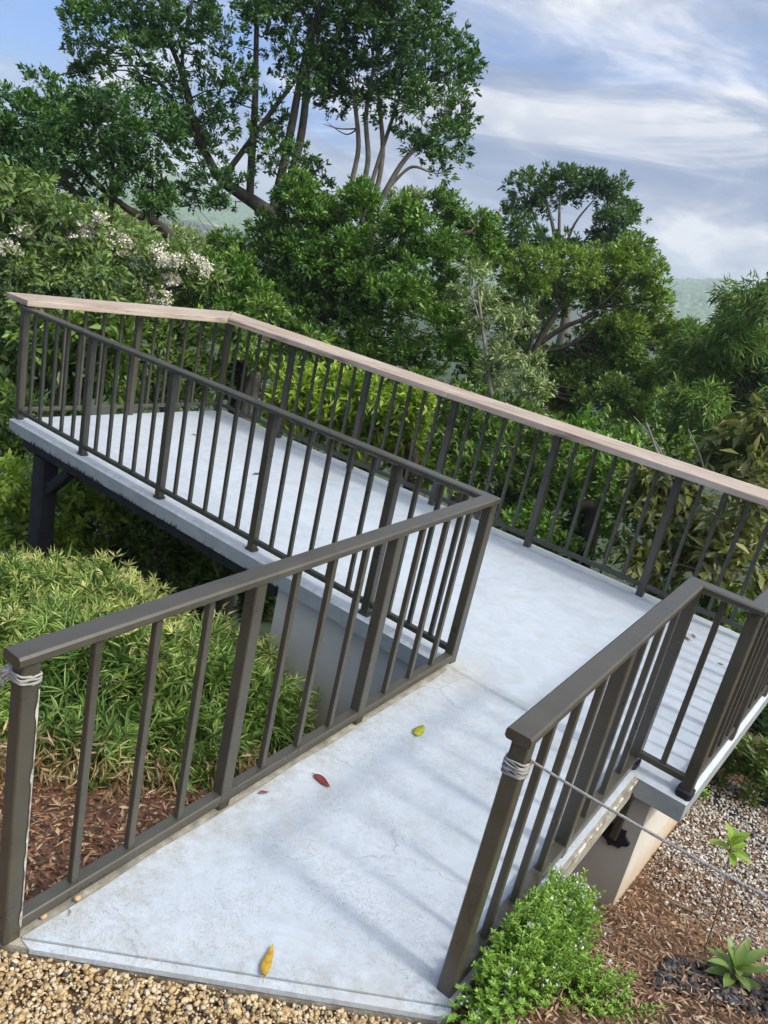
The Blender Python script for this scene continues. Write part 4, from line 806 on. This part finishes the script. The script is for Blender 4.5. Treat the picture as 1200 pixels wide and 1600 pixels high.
tree('trunk_snag', 'mottled grey trunk standing in the shade behind the railing bend', 'tree trunk', 10.8, [(402,560,10)], [[(372,720,.13),(385,650,.12),(398,580,.115),(408,520,.10)]], LF_UND, BARKD2, (.1, .04), .5, seed=21, limbs=False)
# ------------------------------------------------------------------ valley air
HAZE = 1
if HAZE:
    mb = MB(); xa, xb, ya, yb_, za, zb_ = -2700., 700., -60., 2700., -125., 78.
    mb.add([(x, y, z) for z in (za, zb_) for x, y in ((xa, ya), (xb, ya), (xb, yb_), (xa, yb_))], [[0, 3, 2, 1], [4, 5, 6, 7], [0, 1, 5, 4], [1, 2, 6, 5], [2, 3, 7, 6], [3, 0, 4, 7]])
    m = bpy.data.materials.new('valley_haze'); m.use_nodes = True; t = m.node_tree; t.nodes.clear()
    v_ = N(t, 'ShaderNodeVolumePrincipled'); v_.inputs['Color'].default_value = (.82, .89, 1, 1); v_.inputs['Density'].default_value = .00055; v_.inputs['Anisotropy'].default_value = .2
    o_ = N(t, 'ShaderNodeOutputMaterial'); t.links.new(v_.outputs[0], o_.inputs['Volume']); tag(mb.build('haze', m), kind='stuff', label='thin blue haze over the valley', cat='haze')
# ------------------------------------------------------------------ sky and sun
EL, AZ = math.radians(50), math.radians(3)          # sun stands towards +X, slightly beyond the ramp
w = bpy.data.worlds.new('World'); S.world = w; w.use_nodes = True; t = w.node_tree; L = t.links
sky = N(t, 'ShaderNodeTexSky', sky_type='NISHITA', sun_disc=False, sun_elevation=EL, sun_rotation=PI / 2 - AZ); sky.air_density = 1.0; sky.dust_density = .6; sky.ozone_density = 2.0
d = N(t, 'ShaderNodeTexCoord').outputs['Generated']; sx = N(t, 'ShaderNodeSeparateXYZ'); L.new(d, sx.inputs[0])
zz = math_(t, 'ADD', math_(t, 'MAXIMUM', sx.outputs[2], 0), .10)
cx_ = N(t, 'ShaderNodeCombineXYZ'); L.new(math_(t, 'DIVIDE', sx.outputs[0], zz), cx_.inputs[0]); L.new(math_(t, 'DIVIDE', sx.outputs[1], zz), cx_.inputs[1])
mp = N(t, 'ShaderNodeMapping'); mp.inputs['Rotation'].default_value = (0, 0, math.radians(-50)); mp.inputs['Scale'].default_value = (.8, 1.25, 1); L.new(cx_.outputs[0], mp.inputs[0])
n1 = noise(t, mp.outputs[0], .55, 9, .56, .35); n2 = noise(t, mp.outputs[0], .8, 10, .58, 1.3); mp3 = N(t, 'ShaderNodeMapping'); mp3.inputs['Scale'].default_value = (1, 1, 2.1); L.new(d, mp3.inputs[0]); n3 = noise(t, mp3.outputs[0], 6.0, 8, .55, .5)
# coverage: open blue to the left of the view, closed cloud to the right
dt = N(t, 'ShaderNodeVectorMath', operation='DOT_PRODUCT'); L.new(d, dt.inputs[0]); dt.inputs[1].default_value = (math.cos(math.radians(25)), math.sin(math.radians(25)), 0)
cov = N(t, 'ShaderNodeMapRange'); L.new(dt.outputs['Value'], cov.inputs[0]); cov.inputs[1].default_value = -.60; cov.inputs[2].default_value = -.10; cov.inputs[3].default_value = -.05; cov.inputs[4].default_value = .26
f = ramp(t, math_(t, 'ADD', n1.outputs[0], cov.outputs[0]), [(.46, 0), (.66, 1)]).outputs[0]
cc_ = ramp(t, n2.outputs[0], [(.36, (1.25, 1.75, 2.8)), (.45, (1.65, 2.1, 3.05)), (.52, (2.5, 2.85, 3.6)), (.60, (4.6, 4.7, 4.9))]).outputs[0]
blue = mix(t, .72, sky.outputs[0], (.62, 1.55, 4.1))
col = mix(t, f, blue, cc_)
# low cloud bank hanging on the hills
lowf = math_(t, 'MULTIPLY', ramp(t, sx.outputs[2], [(.0, 1), (.10, .9), (.22, 0)]).outputs[0], ramp(t, math_(t, 'ADD', n3.outputs[0], math_(t, 'MULTIPLY', cov.outputs[0], .6)), [(.47, .0), (.62, 1)]).outputs[0])
col = mix(t, lowf, col, ramp(t, n3.outputs[0], [(.42, (1.5, 1.85, 2.65)), (.52, (1.95, 2.25, 2.95)), (.58, (2.9, 3.1, 3.6)), (.66, (4.5, 4.6, 4.8))]).outputs[0])
# veiled sun: broad glow added round the sun to soften shadows, like thin cloud
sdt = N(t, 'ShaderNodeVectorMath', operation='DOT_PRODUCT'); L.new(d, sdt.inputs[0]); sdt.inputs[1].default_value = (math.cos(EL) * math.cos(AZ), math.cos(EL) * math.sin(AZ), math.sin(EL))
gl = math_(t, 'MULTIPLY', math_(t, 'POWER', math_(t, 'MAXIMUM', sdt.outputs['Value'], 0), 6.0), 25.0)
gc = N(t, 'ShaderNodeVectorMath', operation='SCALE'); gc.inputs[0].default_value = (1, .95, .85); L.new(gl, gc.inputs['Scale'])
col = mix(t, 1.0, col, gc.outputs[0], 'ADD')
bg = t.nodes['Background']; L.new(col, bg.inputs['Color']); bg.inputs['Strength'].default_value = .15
sd = bpy.data.lights.new('sun', 'SUN'); sd.energy = 1.6; sd.angle = math.radians(5.5); sd.color = (1, .95, .86)
so = bpy.data.objects.new('sun', sd); C.objects.link(so); so.location = (8, 1, 12)
so.rotation_euler = Vector((math.cos(EL) * math.cos(AZ), math.cos(EL) * math.sin(AZ), math.sin(EL))).to_track_quat('Z', 'Y').to_euler()
S.view_settings.view_transform = 'Standard'; S.view_settings.look = 'None'; S.view_settings.exposure = .45; S.view_settings.gamma = 1
try: S.view_settings.use_curve_mapping = False
except Exception: pass
S.render.engine = 'CYCLES'; S.cycles.max_bounces = 8; S.cycles.transparent_max_bounces = 8; S.cycles.volume_bounces = 1
S.cycles.use_denoising = True
